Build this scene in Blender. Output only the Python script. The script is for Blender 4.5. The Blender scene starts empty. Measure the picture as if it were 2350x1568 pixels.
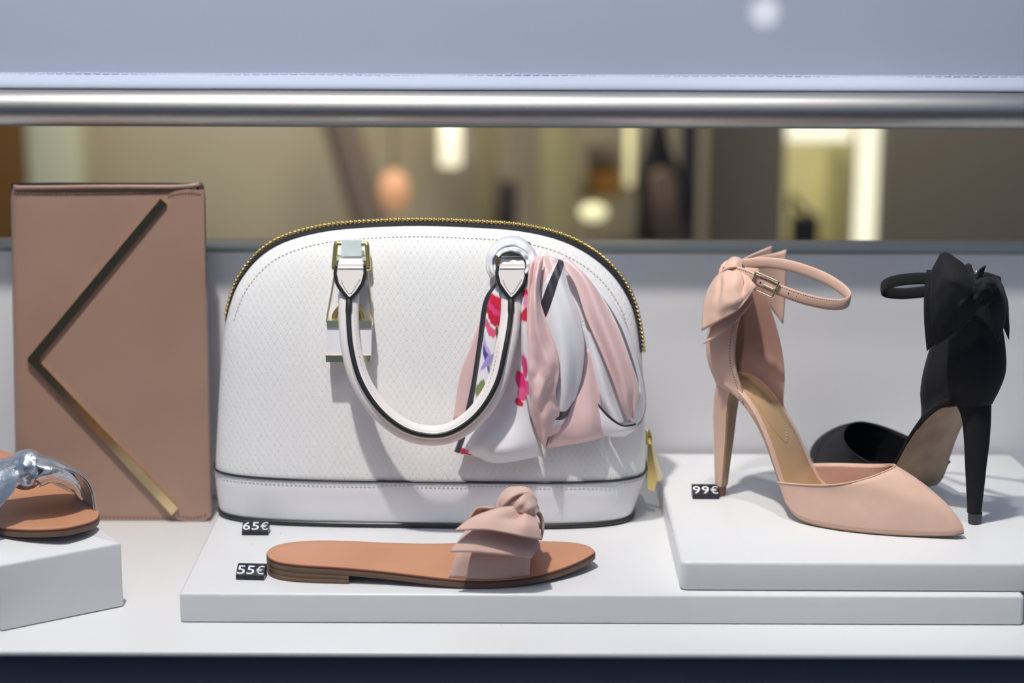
import bpy, bmesh, math, random
from mathutils import Vector, Matrix, noise
random.seed(7)
S = bpy.context.scene
COL = S.collection
V = Vector

# ------------------------------------------------------------------ camera
F, HZ, H, ROLL = 4300.0, -150.0, 0.51, 0.0034      # focal length in px of the 2350 px frame, horizon row, eye height
PITCH = math.atan((784 - HZ) / F)
c_, s_ = math.cos(PITCH), math.sin(PITCH)
FW = V((0, c_, -s_)); r0 = V((1, 0, 0)); u0 = V((0, s_, c_))
RI = r0 * math.cos(ROLL) + u0 * math.sin(ROLL)
UP = u0 * math.cos(ROLL) - r0 * math.sin(ROLL)
EYE = V((0, 0, H))
cd = bpy.data.cameras.new('camera'); cam = bpy.data.objects.new('camera', cd); COL.objects.link(cam)
M = Matrix((RI, UP, -FW)).transposed().to_4x4(); M.translation = EYE
cam.matrix_world = M
cd.sensor_fit = 'HORIZONTAL'; cd.sensor_width = 36; cd.lens = 36 * F / 2350
cd.clip_start = .05; cd.clip_end = 60
cd.dof.use_dof = True; cd.dof.focus_distance = 1.485; cd.dof.aperture_fstop = 3.4
S.camera = cam

# ------------------------------------------------------------------ light
w = bpy.data.worlds.new('world'); S.world = w; w.use_nodes = True
bg = w.node_tree.nodes['Background']; bg.inputs[0].default_value = (.34, .59, 1.0, 1); bg.inputs[1].default_value = .32
def area(name, loc, target, size, power, col, sy=None):
    l = bpy.data.lights.new(name, 'AREA'); l.shape = 'RECTANGLE'; l.size = size; l.size_y = sy or size
    l.energy = power; l.color = col
    o = bpy.data.objects.new(name, l); COL.objects.link(o); o.location = loc
    o.rotation_euler = (V(target) - V(loc)).to_track_quat('-Z', 'Y').to_euler()
    return o
area('display_spot', (-.30, .95, 1.75), (-.08, 1.5, .05), .055, 26.5, (1, .95, .88), .055)
sp = bpy.data.lights.new('shoe_spot', 'SPOT'); sp.energy = 30; sp.color = (1, .95, .88); sp.spot_size = math.radians(19); sp.spot_blend = .8; sp.shadow_soft_size = .035
so_ = bpy.data.objects.new('shoe_spot', sp); COL.objects.link(so_); so_.location = (.12, 1.08, 1.75); so_.rotation_euler = (V((.30, 1.50, .1)) - V((.12, 1.08, 1.75))).to_track_quat('-Z', 'Y').to_euler()
area('shop_fill_light', (-.8, 6.2, 2.3), (-.5, 8.3, -.2), 1.0, 85, (1, .90, .72))  # unseen fill, added to warm and brighten the shop background
area('shop_fill_light', (1.4, 5.4, 2.3), (1.0, 7, -.2), 1.0, 24, (1, .90, .72))  # second added fill, weaker, for the right of the shop
vs = S.view_settings; vs.view_transform = 'Standard'; vs.look = 'None'; vs.gamma = 1; vs.use_curve_mapping = False
vs.exposure = 0.0

# ------------------------------------------------------------------ pixel -> place
def ray(u, v): return FW + RI * ((u - 1175) / F) - UP * ((v - 784) / F)
def onz(u, v, z): d = ray(u, v); return EYE + d * ((z - H) / d.z)
def ony(u, v, y): d = ray(u, v); return EYE + d * (y / d.y)
class Frame:
    def __init__(s, o, a=0):
        s.o = V(o); s.a = a; s.m = Matrix.Translation(s.o) @ Matrix.Rotation(a, 4, 'Z'); s.i = s.m.inverted()
    def at(s, u, v, d=0):                       # local plane y = d
        e = s.i @ EYE; r = s.i.to_3x3() @ ray(u, v)
        return e + r * ((d - e.y) / r.y)
    def atz(s, u, v, z):                        # local plane z
        e = s.i @ EYE; r = s.i.to_3x3() @ ray(u, v)
        return e + r * ((z - e.z) / r.z)
    def aty(s, u, v, y): return s.i @ ony(u, v, y)   # world depth y

# ------------------------------------------------------------------ objects
def reg(o, parent=None, label=None, cat=None, kind=None, group=None):
    if parent: o.parent = parent
    if label: o['label'] = label
    if cat: o['category'] = cat
    if kind: o['kind'] = kind
    if group: o['group'] = group
    return o
def empty(name, frame, label, cat, group=None):
    o = bpy.data.objects.new(name, None); COL.objects.link(o); o.empty_display_size = .02
    o.matrix_world = frame.m
    return reg(o, None, label, cat, None, group)
def mesh(name, verts, faces, mat, parent=None, smooth=True, uvs=None, autos=None, **k):
    me = bpy.data.meshes.new(name); me.from_pydata([tuple(v) for v in verts], [], faces); me.update()
    if uvs:
        ul = me.uv_layers.new(name='UVMap')
        for l in me.loops: ul.data[l.index].uv = uvs[l.vertex_index]
    o = bpy.data.objects.new(name, me); COL.objects.link(o)
    if mat: me.materials.append(mat)
    if smooth:
        for p in me.polygons: p.use_smooth = True
        if autos: me.set_sharp_from_angle(angle=math.radians(autos))
    return reg(o, parent, **k)
def from_bm(name, bm, mat, parent=None, smooth=True, autos=35, **k):
    bmesh.ops.recalc_face_normals(bm, faces=bm.faces)
    me = bpy.data.meshes.new(name); bm.to_mesh(me); bm.free()
    o = bpy.data.objects.new(name, me); COL.objects.link(o); me.materials.append(mat)
    if smooth:
        for p in me.polygons: p.use_smooth = True
        me.set_sharp_from_angle(angle=math.radians(autos))
    return reg(o, parent, **k)
def solid(o, t, off=0):
    m = o.modifiers.new('thickness', 'SOLIDIFY'); m.thickness = t; m.offset = off; return o
def crs(P, t):                                  # Catmull-Rom, t in 0..1
    n = len(P) - 1; x = min(max(t, 0), 1) * n; i = min(int(x), n - 1); f = x - i
    p1, p2 = P[i], P[i + 1]; p0 = P[i - 1] if i > 0 else p1 * 2 - p2; p3 = P[i + 2] if i + 2 <= n else p2 * 2 - p1
    return .5 * ((2 * p1) + (p2 - p0) * f + (2 * p0 - 5 * p1 + 4 * p2 - p3) * f * f + (3 * p1 - p0 - 3 * p2 + p3) * f ** 3)
def curve(P, n): P = [V(p) for p in P]; return [crs(P, i / (n - 1)) for i in range(n)]
def lerp1(tab, x):
    if x <= tab[0][0]: return tab[0][1]
    for (a, b), (c, d) in zip(tab, tab[1:]):
        if x <= c: return b + (d - b) * (x - a) / (c - a)
    return tab[-1][1]
def smooth1(tab, x):                            # smooth table, Catmull-Rom in value
    if x <= tab[0][0]: return tab[0][1]
    for i in range(len(tab) - 1):
        a, b = tab[i]; c, d = tab[i + 1]
        if x <= c:
            h = c - a; f = (x - a) / h
            m0 = (d - tab[i - 1][1]) / (c - tab[i - 1][0]) * h if i > 0 else d - b
            m1 = (tab[i + 2][1] - b) / (tab[i + 2][0] - a) * h if i + 2 < len(tab) else d - b
            return (2*f**3-3*f*f+1)*b + (f**3-2*f*f+f)*m0 + (-2*f**3+3*f*f)*d + (f**3-f*f)*m1
    return tab[-1][1]
def gridfaces(nr, nc, closed=False):
    f = []
    for i in range(nr - 1):
        for j in range(nc if closed else nc - 1):
            k = (j + 1) % nc
            f.append((i * nc + j, i * nc + k, (i + 1) * nc + k, (i + 1) * nc + j))
    return f
def sheet(name, rows, mat, parent, nu=20, nv=20, thick=.001, disp=None, off=0, **k):
    """cloth-like surface through rows of control points; u runs along a row, v across rows"""
    R = [curve(r, nu) for r in rows]
    C = [curve([r[j] for r in R], nv) for j in range(nu)]
    vs_, uv = [], []
    for i in range(nv):
        for j in range(nu):
            p = C[j][i].copy(); a, b = j / (nu - 1), i / (nv - 1)
            if disp:
                d = disp(a, b); p = p + (V((0, d, 0)) if not isinstance(d, Vector) else d)
            vs_.append(p); uv.append((a, b))
    o = mesh(name, vs_, gridfaces(nv, nu), mat, parent, uvs=uv, **k)
    if thick: solid(o, thick, off)
    return o
def tube(name, P, r, mat, parent, n=10, m=40, closed=False, ry=None, up=None, cap=True, rad=None, **k):
    """round or elliptical (r across, ry along 'up') bar along a smooth path"""
    P = [V(p) for p in P]
    if closed:
        q = P[-2:] + P + P[:3]; L = len(P)
        pts = [crs(q, (2 + L * i / m) / (len(q) - 1)) for i in range(m)]
    else: pts = curve(P, m)
    vs_ = []; prev = V(up).normalized() if up else None
    for i, p in enumerate(pts):
        a = pts[(i + 1) % m] if (closed or i < m - 1) else p; b = pts[i - 1] if (closed or i) else p
        t = (a - b).normalized()
        if prev is None: prev = V((0, 0, 1)) if abs(t.z) < .8 else V((0, 1, 0))
        ref = V(up) if up else prev
        nrm = (ref - t * ref.dot(t)).normalized(); bi = t.cross(nrm); prev = nrm
        sc = rad(i / (m - 1)) if rad else 1
        for j in range(n):
            an = 2 * math.pi * j / n
            vs_.append(p + bi * (math.cos(an) * r * sc) + nrm * (math.sin(an) * (ry or r) * sc))
    f = gridfaces(m, n, True)
    if closed: f += [((m - 1) * n + j, (m - 1) * n + (j + 1) % n, (j + 1) % n, j) for j in range(n)]
    elif cap: f += [tuple(range(n))[::-1], tuple((m - 1) * n + j for j in range(n))]
    return mesh(name, vs_, f, mat, parent, **k)
def bar(name, P, r, mat, parent, n=6, closed=False, **k):
    """polyline bar with straight runs"""
    Q = []
    P = [V(p) for p in P]; L = len(P)
    for i in range(L if closed else L - 1):
        a, b = P[i], P[(i + 1) % L]
        Q += [a + (b - a) * t for t in (.06, .5, .94)]
    if not closed: Q = [P[0]] + Q + [P[-1]]
    return tube(name, Q, r, mat, parent, n=n, m=len(Q) * 4, closed=closed, **k)
def box(name, lo, hi, mat, parent=None, bev=0, seg=3, **k):
    bm = bmesh.new(); bmesh.ops.create_cube(bm, size=1)
    lo, hi = V(lo), V(hi)
    for v in bm.verts: v.co = V([lo[i] + (hi[i] - lo[i]) * (v.co[i] + .5) for i in range(3)])
    if bev: bmesh.ops.bevel(bm, geom=bm.edges[:], offset=bev, segments=seg, profile=.5, affect='EDGES')
    return from_bm(name, bm, mat, parent, **k)
def prism(name, poly, mat, parent=None, bev=0, seg=3, corner=0, **k):
    """poly: list of (bottom point, top point) pairs"""
    bm = bmesh.new(); b = [bm.verts.new(p[0]) for p in poly]; t = [bm.verts.new(p[1]) for p in poly]; n = len(poly)
    bm.faces.new(b[::-1]); bm.faces.new(t)
    for i in range(n): bm.faces.new((b[i], b[(i + 1) % n], t[(i + 1) % n], t[i]))
    if corner:
        es = [e for e in bm.edges if (e.verts[0] in b) != (e.verts[1] in b)]
        bmesh.ops.bevel(bm, geom=es, offset=corner, segments=5, profile=.5, affect='EDGES')
    if bev:
        es = [e for e in bm.edges if len(e.link_faces) == 2 and e.calc_face_angle(0) > .7]
        bmesh.ops.bevel(bm, geom=es, offset=bev, segments=seg, profile=.5, affect='EDGES')
    return from_bm(name, bm, mat, parent, **k)
def plate(name, pts, d, th, mat, parent, bev=.0006, **k):
    """flat outline (local points on the front), pushed back by th along the given direction"""
    d = V(d).normalized()
    return prism(name, [(V(p) + d * th, V(p)) for p in pts], mat, parent, bev=bev, seg=2, **k)
def dashes(name, P, mat, parent, n, ln, wd, nrm, **k):
    """row of small stitches along a path"""
    D_ = curve(P, 8 * len(P)); L_ = [0]
    for a, b in zip(D_, D_[1:]): L_.append(L_[-1] + (b - a).length)
    def at_(t):
        q = max(0, min(1, t)) * L_[-1]; lo, hi = 0, len(L_) - 1
        while hi - lo > 1:
            m_ = (lo + hi) // 2
            if L_[m_] <= q: lo = m_
            else: hi = m_
        return D_[lo].lerp(D_[hi], (q - L_[lo]) / max(L_[hi] - L_[lo], 1e-9))
    vs_, f = [], []
    for i in range(n):
        a = at_((i + .5 - ln / 2) / n); b = at_((i + .5 + ln / 2) / n)
        t = (b - a).normalized(); nn = V(nrm((i + .5) / n)) if callable(nrm) else V(nrm)
        s = t.cross(nn).normalized() * wd; q = len(vs_); up = nn.normalized() * wd * .7
        vs_ += [a - s, b - s, b + s, a + s, (a + b) / 2 + up]
        f += [(q, q + 1, q + 4), (q + 1, q + 2, q + 4), (q + 2, q + 3, q + 4), (q + 3, q, q + 4)]
    return mesh(name, vs_, f, mat, parent, smooth=False, kind='stuff', **k)

# ------------------------------------------------------------------ materials
def lin(c): return tuple(((x / 255) / 12.92 if x / 255 <= .04045 else ((x / 255 + .055) / 1.055) ** 2.4) for x in c) + (1,)
def mat(name, rgb, rough=.5, metal=0, bump=None, spec=.5, sheen=0, coat=0, noise_col=None, emit=0, aniso=0):
    m = bpy.data.materials.new(name); m.use_nodes = True; nt = m.node_tree; b = nt.nodes['Principled BSDF']
    b.inputs['Base Color'].default_value = lin(rgb); b.inputs['Roughness'].default_value = rough
    b.inputs['Metallic'].default_value = metal; b.inputs['Specular IOR Level'].default_value = spec
    b.inputs['Sheen Weight'].default_value = sheen; b.inputs['Coat Weight'].default_value = coat
    b.inputs['Coat Roughness'].default_value = .15; b.inputs['Anisotropic'].default_value = aniso
    if emit: b.inputs['Emission Color'].default_value = lin(rgb); b.inputs['Emission Strength'].default_value = emit
    tc = nt.nodes.new('ShaderNodeTexCoord')
    if noise_col:                                # (rgb2, scale, amount)
        n = nt.nodes.new('ShaderNodeTexNoise'); n.inputs['Scale'].default_value = noise_col[1]; n.inputs['Detail'].default_value = 5
        nt.links.new(tc.outputs['Object'], n.inputs['Vector'])
        mr = nt.nodes.new('ShaderNodeMapRange'); mr.inputs[1].default_value = .35; mr.inputs[2].default_value = .68; mr.inputs[4].default_value = noise_col[2]
        nt.links.new(n.outputs[0], mr.inputs[0])
        mx = nt.nodes.new('ShaderNodeMix'); mx.data_type = 'RGBA'; mx.inputs[6].default_value = lin(rgb); mx.inputs[7].default_value = lin(noise_col[0])
        nt.links.new(mr.outputs[0], mx.inputs[0]); nt.links.new(mx.outputs[2], b.inputs['Base Color'])
    if bump:                                     # (scale, strength, distance)
        n = nt.nodes.new('ShaderNodeTexNoise'); n.inputs['Scale'].default_value = bump[0]; n.inputs['Detail'].default_value = 4
        nt.links.new(tc.outputs['Object'], n.inputs['Vector'])
        bp = nt.nodes.new('ShaderNodeBump'); bp.inputs['Strength'].default_value = bump[1]; bp.inputs['Distance'].default_value = bump[2]
        nt.links.new(n.outputs[0], bp.inputs['Height']); nt.links.new(bp.outputs[0], b.inputs['Normal'])
    return m
def nmath(nt, op, a, b=None, c=None):
    n = nt.nodes.new('ShaderNodeMath'); n.operation = op
    for i, x in enumerate((a, b, c)):
        if x is None: continue
        if isinstance(x, (int, float)): n.inputs[i].default_value = x
        else: nt.links.new(x, n.inputs[i])
    return n.outputs[0]
def white_paint():
    m = mat('white_lacquer', (222, 223, 225), .32, spec=.4); nt = m.node_tree; b = nt.nodes['Principled BSDF']
    tc = nt.nodes.new('ShaderNodeTexCoord')
    n = nt.nodes.new('ShaderNodeTexNoise'); n.inputs['Scale'].default_value = 60; n.inputs['Detail'].default_value = 3
    mp = nt.nodes.new('ShaderNodeMapping'); mp.inputs['Scale'].default_value = (1, .6, 1.3)
    nt.links.new(tc.outputs['Object'], mp.inputs[0]); nt.links.new(mp.outputs[0], n.inputs['Vector'])
    n2 = nt.nodes.new('ShaderNodeTexNoise'); n2.inputs['Scale'].default_value = 7; nt.links.new(tc.outputs['Object'], n2.inputs['Vector'])
    k = nmath(nt, 'GREATER_THAN', nmath(nt, 'MULTIPLY', n.outputs[0], n2.outputs[0]), .463)
    k = nmath(nt, 'MULTIPLY', k, .55)
    mx = nt.nodes.new('ShaderNodeMix'); mx.data_type = 'RGBA'; mx.inputs[6].default_value = lin((222, 223, 225)); mx.inputs[7].default_value = lin((95, 92, 95))
    nt.links.new(k, mx.inputs[0]); nt.links.new(mx.outputs[2], b.inputs['Base Color'])
    return m
def snake_leather():
    m = mat('embossed_white_leather', (247, 247, 247), .42, spec=.45); nt = m.node_tree; b = nt.nodes['Principled BSDF']
    tc = nt.nodes.new('ShaderNodeTexCoord'); sx = nt.nodes.new('ShaderNodeSeparateXYZ')
    nz = nt.nodes.new('ShaderNodeTexNoise'); nz.inputs['Scale'].default_value = 30; nt.links.new(tc.outputs['Object'], nz.inputs['Vector'])
    nt.links.new(tc.outputs['Object'], sx.inputs[0])
    wob = nmath(nt, 'MULTIPLY', nmath(nt, 'SUBTRACT', nz.outputs[0], .5), .5)
    a = nmath(nt, 'ADD', nmath(nt, 'MULTIPLY', sx.outputs[0], 1 / .0054), wob); c = nmath(nt, 'ADD', nmath(nt, 'MULTIPLY', sx.outputs[2], 1 / .0084), wob)
    p = nmath(nt, 'PINGPONG', nmath(nt, 'ADD', a, c), .5); q = nmath(nt, 'PINGPONG', nmath(nt, 'SUBTRACT', a, c), .5)
    def ramp(x, e): 
        r = nt.nodes.new('ShaderNodeMapRange'); r.interpolation_type = 'SMOOTHSTEP'; r.inputs[2].default_value = e; nt.links.new(x, r.inputs[0]); return r.outputs[0]
    line = nmath(nt, 'MINIMUM', ramp(p, .10), ramp(q, .10))
    dot = ramp(nmath(nt, 'ADD', p, q), .26)
    h = nmath(nt, 'ADD', nmath(nt, 'MULTIPLY', line, .35), dot)
    bp = nt.nodes.new('ShaderNodeBump'); bp.inputs['Strength'].default_value = .45; bp.inputs['Distance'].default_value = .0006
    nt.links.new(h, bp.inputs['Height']); nt.links.new(bp.outputs[0], b.inputs['Normal'])
    return m
WHITE = white_paint(); SNAKE = snake_leather()
LEATHER = mat('smooth_white_leather', (243, 241, 246), .40, bump=(700, .18, .0005), spec=.45)
CREAM = mat('white_handle_leather', (240, 234, 232), .42, bump=(900, .12, .0004))
EDGE = mat('dark_edge_paint', (40, 42, 40), .30, spec=.6)
TAPE = mat('black_zip_tape', (34, 34, 38), .7)
GOLD = mat('polished_gold', (242, 214, 138), .22, 1)
PALEGOLD = mat('pale_gold', (236, 222, 182), .30, 1)
STEELBAR = mat('pale_polished_metal', (222, 232, 228), .25, .55)
THREAD = mat('grey_thread', (196, 198, 192), .8)
TAUPE = mat('taupe_pink_leather', (168, 138, 122), .36, bump=(300, .08, .0005), noise_col=((158, 126, 110), 12, .6))
TAUPE2 = mat('taupe_thread', (120, 92, 84), .8)
DARKLIN = mat('dark_lining', (46, 40, 42), .7)
CLUTCHBAR = mat('polished_pale_brass', (242, 216, 168), .22, 1)
TAN = mat('tan_leather', (199, 143, 110), .42, bump=(500, .06, .0004), noise_col=((190, 132, 98), 20, .6))
TANEDGE = mat('oxblood_edge', (92, 44, 40), .5)
SOLE = mat('taupe_rubber_sole', (118, 92, 72), .55, noise_col=((104, 80, 62), 60, .5))
SUEDE = mat('nude_suede', (212, 178, 166), .85, bump=(1500, .15, .0004), sheen=.25)
PINKSUEDE = mat('pink_suede', (220, 184, 166), .8, bump=(1600, .16, .0004), sheen=.2, noise_col=((206, 168, 152), 40, .5))
PINKLIN = mat('pink_lining', (190, 150, 135), .6)
INSOLE = mat('beige_insole_leather', (196, 160, 118), .36, spec=.6)
OUTSOLE = mat('beige_leather_outsole', (178, 150, 120), .5, noise_col=((140, 114, 92), 45, .7))
BROWNTIP = mat('brown_heel_tip', (120, 82, 66), .5)
BLACKSUEDE = mat('black_suede', (23, 23, 27), .85, bump=(1600, .16, .0004), sheen=.03, spec=.3, noise_col=((30, 31, 36), 300, .6))
BLACKLEA = mat('black_leather', (24, 24, 26), .35, spec=.6)
GREYTIP = mat('grey_heel_tip', (58, 58, 62), .5)
SILVER = mat('silver_metallic_leather', (206, 210, 216), .30, .85, bump=(260, .55, .0012))
PINKSATIN = mat('pink_satin', (232, 198, 198), .36, spec=.7, sheen=.2)
WHITESATIN = mat('white_satin', (238, 238, 244), .33, spec=.7, sheen=.2)
BLACKSATIN = mat('black_satin', (48, 44, 50), .45, spec=.5, sheen=.2)
METALBAR = mat('brushed_steel', (190, 188, 186), .42, 1)
GREYCAP = mat('grey_metal_cap', (170, 170, 164), .32, .35)
BANNERM = mat('white_banner_fabric', (176, 186, 208), .75)
TAGM = mat('black_plastic', (26, 26, 40), .32, spec=.6)
TAGTXT = mat('white_print', (236, 238, 242), .5)
FASCIA = mat('dark_blue_grey_fascia', (92, 99, 116), .4)

# ------------------------------------------------------------------ the setting
shelf = box('display_shelf', (-1.1, 1.2825, -.005), (1.1, 1.72, 0), WHITE, bev=.0018, label='long white lacquered shop window shelf under the plinths', cat='shelf')
prism('shelf_fascia', [((-1.1, 1.290, -.95), (-1.1, 1.290, -.0052)), ((1.1, 1.290, -.95), (1.1, 1.290, -.0052)), ((1.1, 1.70, -.95), (1.1, 1.70, -.0052)), ((-1.1, 1.70, -.95), (-1.1, 1.70, -.0052))],
      FASCIA, label='dark blue-grey cabinet front below the white display shelf', cat='cabinet')
YP = 1.660; ZP = ony(1175, 571, YP).z
wb = mat('white_back_panel', (226, 226, 230), .45)
pan = box('back_panel', (-1.1, YP, .0002), (1.1, YP + .05, ZP - .004), wb, bev=.001, label='low white panel behind the bags and shoes', cat='panel')
box('top_cap', (-1.1, YP - .001, ZP - .004), (1.1, YP + .056, ZP), GREYCAP, pan, bev=.001, label='grey metal cap strip')
box('floor', (-9, 1.0, -1.0), (9, 11, -.95), mat('grey_floor', (120, 115, 108), .5), kind='structure')

box('pavement', (-9, -6.5, -1.05), (9, 1.0, -1.0), mat('dark_paving', (92, 92, 98), .7), kind='structure')
box('wall_opposite', (-9, -6.5, -1.0), (9, -6.2, 1.6), mat('dark_facade', (64, 68, 78), .7), kind='structure')
gm = bpy.data.materials.new('window_glass'); gm.use_nodes = True; gt = gm.node_tree; gt.nodes.clear()
go = gt.nodes.new('ShaderNodeOutputMaterial'); gx = gt.nodes.new('ShaderNodeMixShader'); gtr = gt.nodes.new('ShaderNodeBsdfTransparent'); ggl = gt.nodes.new('ShaderNodeBsdfGlossy'); gfr = gt.nodes.new('ShaderNodeFresnel')
ggl.inputs['Roughness'].default_value = 0; gfr.inputs['IOR'].default_value = 1.45
gt.links.new(gfr.outputs[0], gx.inputs[0]); gt.links.new(gtr.outputs[0], gx.inputs[1]); gt.links.new(ggl.outputs[0], gx.inputs[2]); gt.links.new(gx.outputs[0], go.inputs[0])
YG = .80
mesh('window_1', [(-3, YG, -.95), (3, YG, -.95), (3, YG, 2.6), (-3, YG, 2.6)], [(0, 1, 2, 3)], gm, kind='structure')
lp_ = ony(1755, 28, 6.0)
sl = empty('bollard_lamp', Frame((lp_.x, 2 * YG - 6.0, -1.0)), 'white globe lamp mirrored as a pale disc in the window glass', 'lamp')
gv = []
for i in range(13):
    for j in range(24): gv.append((.045 * math.sin(math.pi * i / 12) * math.cos(2 * math.pi * j / 24), .045 * math.sin(math.pi * i / 12) * math.sin(2 * math.pi * j / 24), lp_.z + 1.0 + .045 * math.cos(math.pi * i / 12)))
mesh('globe', gv, gridfaces(13, 24, True), mat('globe_glow', (255, 255, 255), .5, emit=14), sl)
tube('post', [(0, 0, 0), (0, 0, .5), (0, 0, lp_.z + .96)], .03, FASCIA, sl, n=12, m=6)
Z1 = ony(418, 1362, onz(418, 1430, 0).y).z
yl = onz(418, 1430, 0).y
def quad(pts, z0, z1): return [(V((x, y, z0)), V((x, y, z1))) for x, y in pts]
prism('plinth', quad([(-.2505, yl), (.3875, yl), (.3875, 1.655), (-.2525, 1.655)], .0003, Z1), WHITE, bev=.0022, corner=.003,
      label='wide low white plinth carrying the white handbag and nude sandal', cat='plinth')
a = onz(1560, 1357, Z1); yu = a.y; Z2 = ony(1560, 1289, yu).z
prism('plinth', quad([(a.x, yu), (.47, yu - .001), (.457, 1.652), (.1305, 1.652)], Z1 + .0003, Z2), WHITE, bev=.0030, corner=.006,
      label='smaller white plinth under the high heels, resting on the wide plinth', cat='plinth')
b0 = onz(285, 1393, 0); b1 = onz(3, 1451, 0); ZB = ony(285, 1245, b0.y).z
d = (b0 - b1); d.z = 0; dn = V((-d.y, d.x, 0)).normalized() * .235
prism('display_block', quad([(b1.x, b1.y), (b0.x, b0.y), (b0.x + dn.x, b0.y + dn.y), (b1.x + dn.x, b1.y + dn.y)], .0003, ZB), WHITE, bev=.0022, corner=.002,
      label='turned white block carrying the silver sandal', cat='plinth')

# rail and banner above
YB = 1.60; rb = (ony(1175, 209, YB).z - ony(1175, 293, YB).z) / 2; zb = (ony(1175, 209, YB).z + ony(1175, 293, YB).z) / 2
tube('rail', [(-1.1, YB, zb), (0, YB, zb), (1.1, YB, zb)], rb, METALBAR, None, n=40, m=24, label='brushed steel rail running across above the bags', cat='rail')
zt = 1.05; zh = ony(1175, 172, YB + rb + .004).z
nx = 60
def ban(zs, off):
    vs_ = []
    for z in zs:
        for i in range(nx):
            x = -1.1 + 2.2 * i / (nx - 1)
            vs_.append((x, YB + rb + off + .0009 * math.sin(x * 23) + .0006 * math.sin(x * 51 + 1), z))
    return vs_
banner = mesh('banner', ban([zb - rb * .6, zh - .02, zh, zh + .05, zh + .3, zt], .006), gridfaces(6, nx), BANNERM, None, label='pale grey-white fabric banner with stitched hem above the steel rail', cat='banner')
solid(banner, .0015)
hv_ = ban([zb + rb + .0012] * 4, 0)
hv_ = [V((x, YB + rb + .0045 + (y - YB - rb) - (rb + .004) * [0, .18, .62, 1][i // nx], zh + (zb + rb + .0014 - zh) * [0, .10, .55, 1][i // nx])) for i, (x, y, z) in enumerate(hv_)]
hem = mesh('hem', hv_, gridfaces(4, nx), BANNERM, banner); solid(hem, .0018)
dashes('stitching', [(-.6 + 1.2 * i / 40, YB + rb + .0002 + .0009 * math.sin((-.6 + 1.2 * i / 40) * 23), zh + .0006 * math.sin(i)) for i in range(41)], mat('banner_thread', (196, 204, 222), .8), banner, 150, .8, .0008, (0, -1, 0))

# ------------------------------------------------------------------ white handbag
bl, br = onz(560, 1208, Z1), onz(1440, 1219, Z1)
ang = math.atan2(br.y - bl.y, br.x - bl.x)
HB = .062
mid = (bl + br) / 2
BAG = Frame((onz(990, 1214, Z1).x, onz(990, 1214, Z1).y + HB - .001, Z1 + .0008), ang)
bag = empty('handbag', BAG, 'white embossed leather dome handbag with gold zip and silk scarf on the handle', 'handbag')
ZS = .0405                                       # seam between base band and body
trace = [(504, 1066), (507, 960), (512, 850), (521, 740), (540, 664), (568, 614), (606, 574), (655, 546), (725, 526), (810, 515), (950, 509), (1090, 513), (1195, 521),
         (1285, 541), (1355, 575), (1408, 620), (1443, 672), (1461, 725), (1472, 800), (1478, 900), (1481, 1000), (1480, 1070)]
ol = [BAG.at(u, v, 0) for u, v in trace]
for p in ol[:1] + ol[-1:]: p.z = ZS
OUT = curve(ol, 161); ZT = max(p.z for p in OUT); CEN = V(((OUT[0].x + OUT[-1].x) / 2, 0, ZS))
def wd(z): return smooth1([(0, .0615), (ZS, .0615), (.10, .054), (.17, .043), (.22, .032), (ZT, .021)], z)
angs = [math.atan2(p.z - CEN.z, p.x - CEN.x) for p in OUT]
def rho(x, z):
    a = math.atan2(max(z - CEN.z, 0), x - CEN.x); r = math.hypot(x - CEN.x, z - CEN.z)
    for i in range(160):
        if angs[i] >= a >= angs[i + 1]:
            f = (angs[i] - a) / max(angs[i] - angs[i + 1], 1e-9); q = OUT[i].lerp(OUT[i + 1], f); return r / (q - CEN).length
    return r / .185
def prof(r, n=4.0): return max(1 - min(r, 1) ** n, 0) ** (1 / n)
def front(x, z): return -wd(z) * prof(rho(x, z))
def bf(u, v, off=0):                             # pixel -> point in front of the bag face by off
    dd = -.05
    for _ in range(8):
        p = BAG.at(u, v, dd); dd = front(p.x, p.z) - off
    return BAG.at(u, v, dd)
rs = [0, .15, .3, .45, .6, .7, .78, .84, .885, .92, .945, .963, .976, .986, .993, .9975, 1]
def shell(sgn):
    vs_ = []
    for r in rs:
        for p in OUT:
            q = CEN + (p - CEN) * r; vs_.append((q.x, sgn * wd(q.z) * prof(r), q.z))
    return vs_
fa = gridfaces(len(rs), 161)
vv = shell(-1) + shell(1); n1 = len(rs) * 161
mesh('body', vv, fa + [tuple(i + n1 for i in f[::-1]) for f in fa], SNAKE, bag)
# base band
def sup(t, a0, a1, b, n=4.0):                    # plan superellipse, x from a0 to a1
    cx, a_ = (a0 + a1) / 2, (a1 - a0) / 2; c, s = math.cos(t), math.sin(t)
    return V((cx + a_ * math.copysign(abs(c) ** (2 / n), c), b * math.copysign(abs(s) ** (2 / n), s), 0))
xl0, xr0 = BAG.at(512, 1165, 0).x, BAG.at(1452, 1170, 0).x
xl1, xr1 = OUT[0].x - .0008, OUT[-1].x + .0008
NB = 120
def ring(z, k, grow=0): return [sup(2 * math.pi * i / NB, xl0 + (xl1 - xl0) * k - grow, xr0 + (xr1 - xr0) * k + grow, .0600 + (.0622 - .0600) * k + grow) + V((0, 0, z)) for i in range(NB)]
vv = []
for z, k, g in ((.0025, 0, -.02), (.0025, 0, -.001), (.006, .05, 0), (.015, .3, .0003), (.027, .65, .0003), (ZS - .002, 1, .0002), (ZS - .0005, 1, -.0004), (ZS - .0005, 1, -.003)): vv += ring(z, k, g)
mesh('base_band', vv, gridfaces(8, NB, True), LEATHER, bag)
tube('seam_piping', ring(ZS, 1, .0002)[::2], .0011, EDGE, bag, n=6, m=140, closed=True)
tube('base_piping', ring(.0018, 0, -.0005)[::2], .0022, EDGE, bag, n=6, m=140, closed=True)
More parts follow.
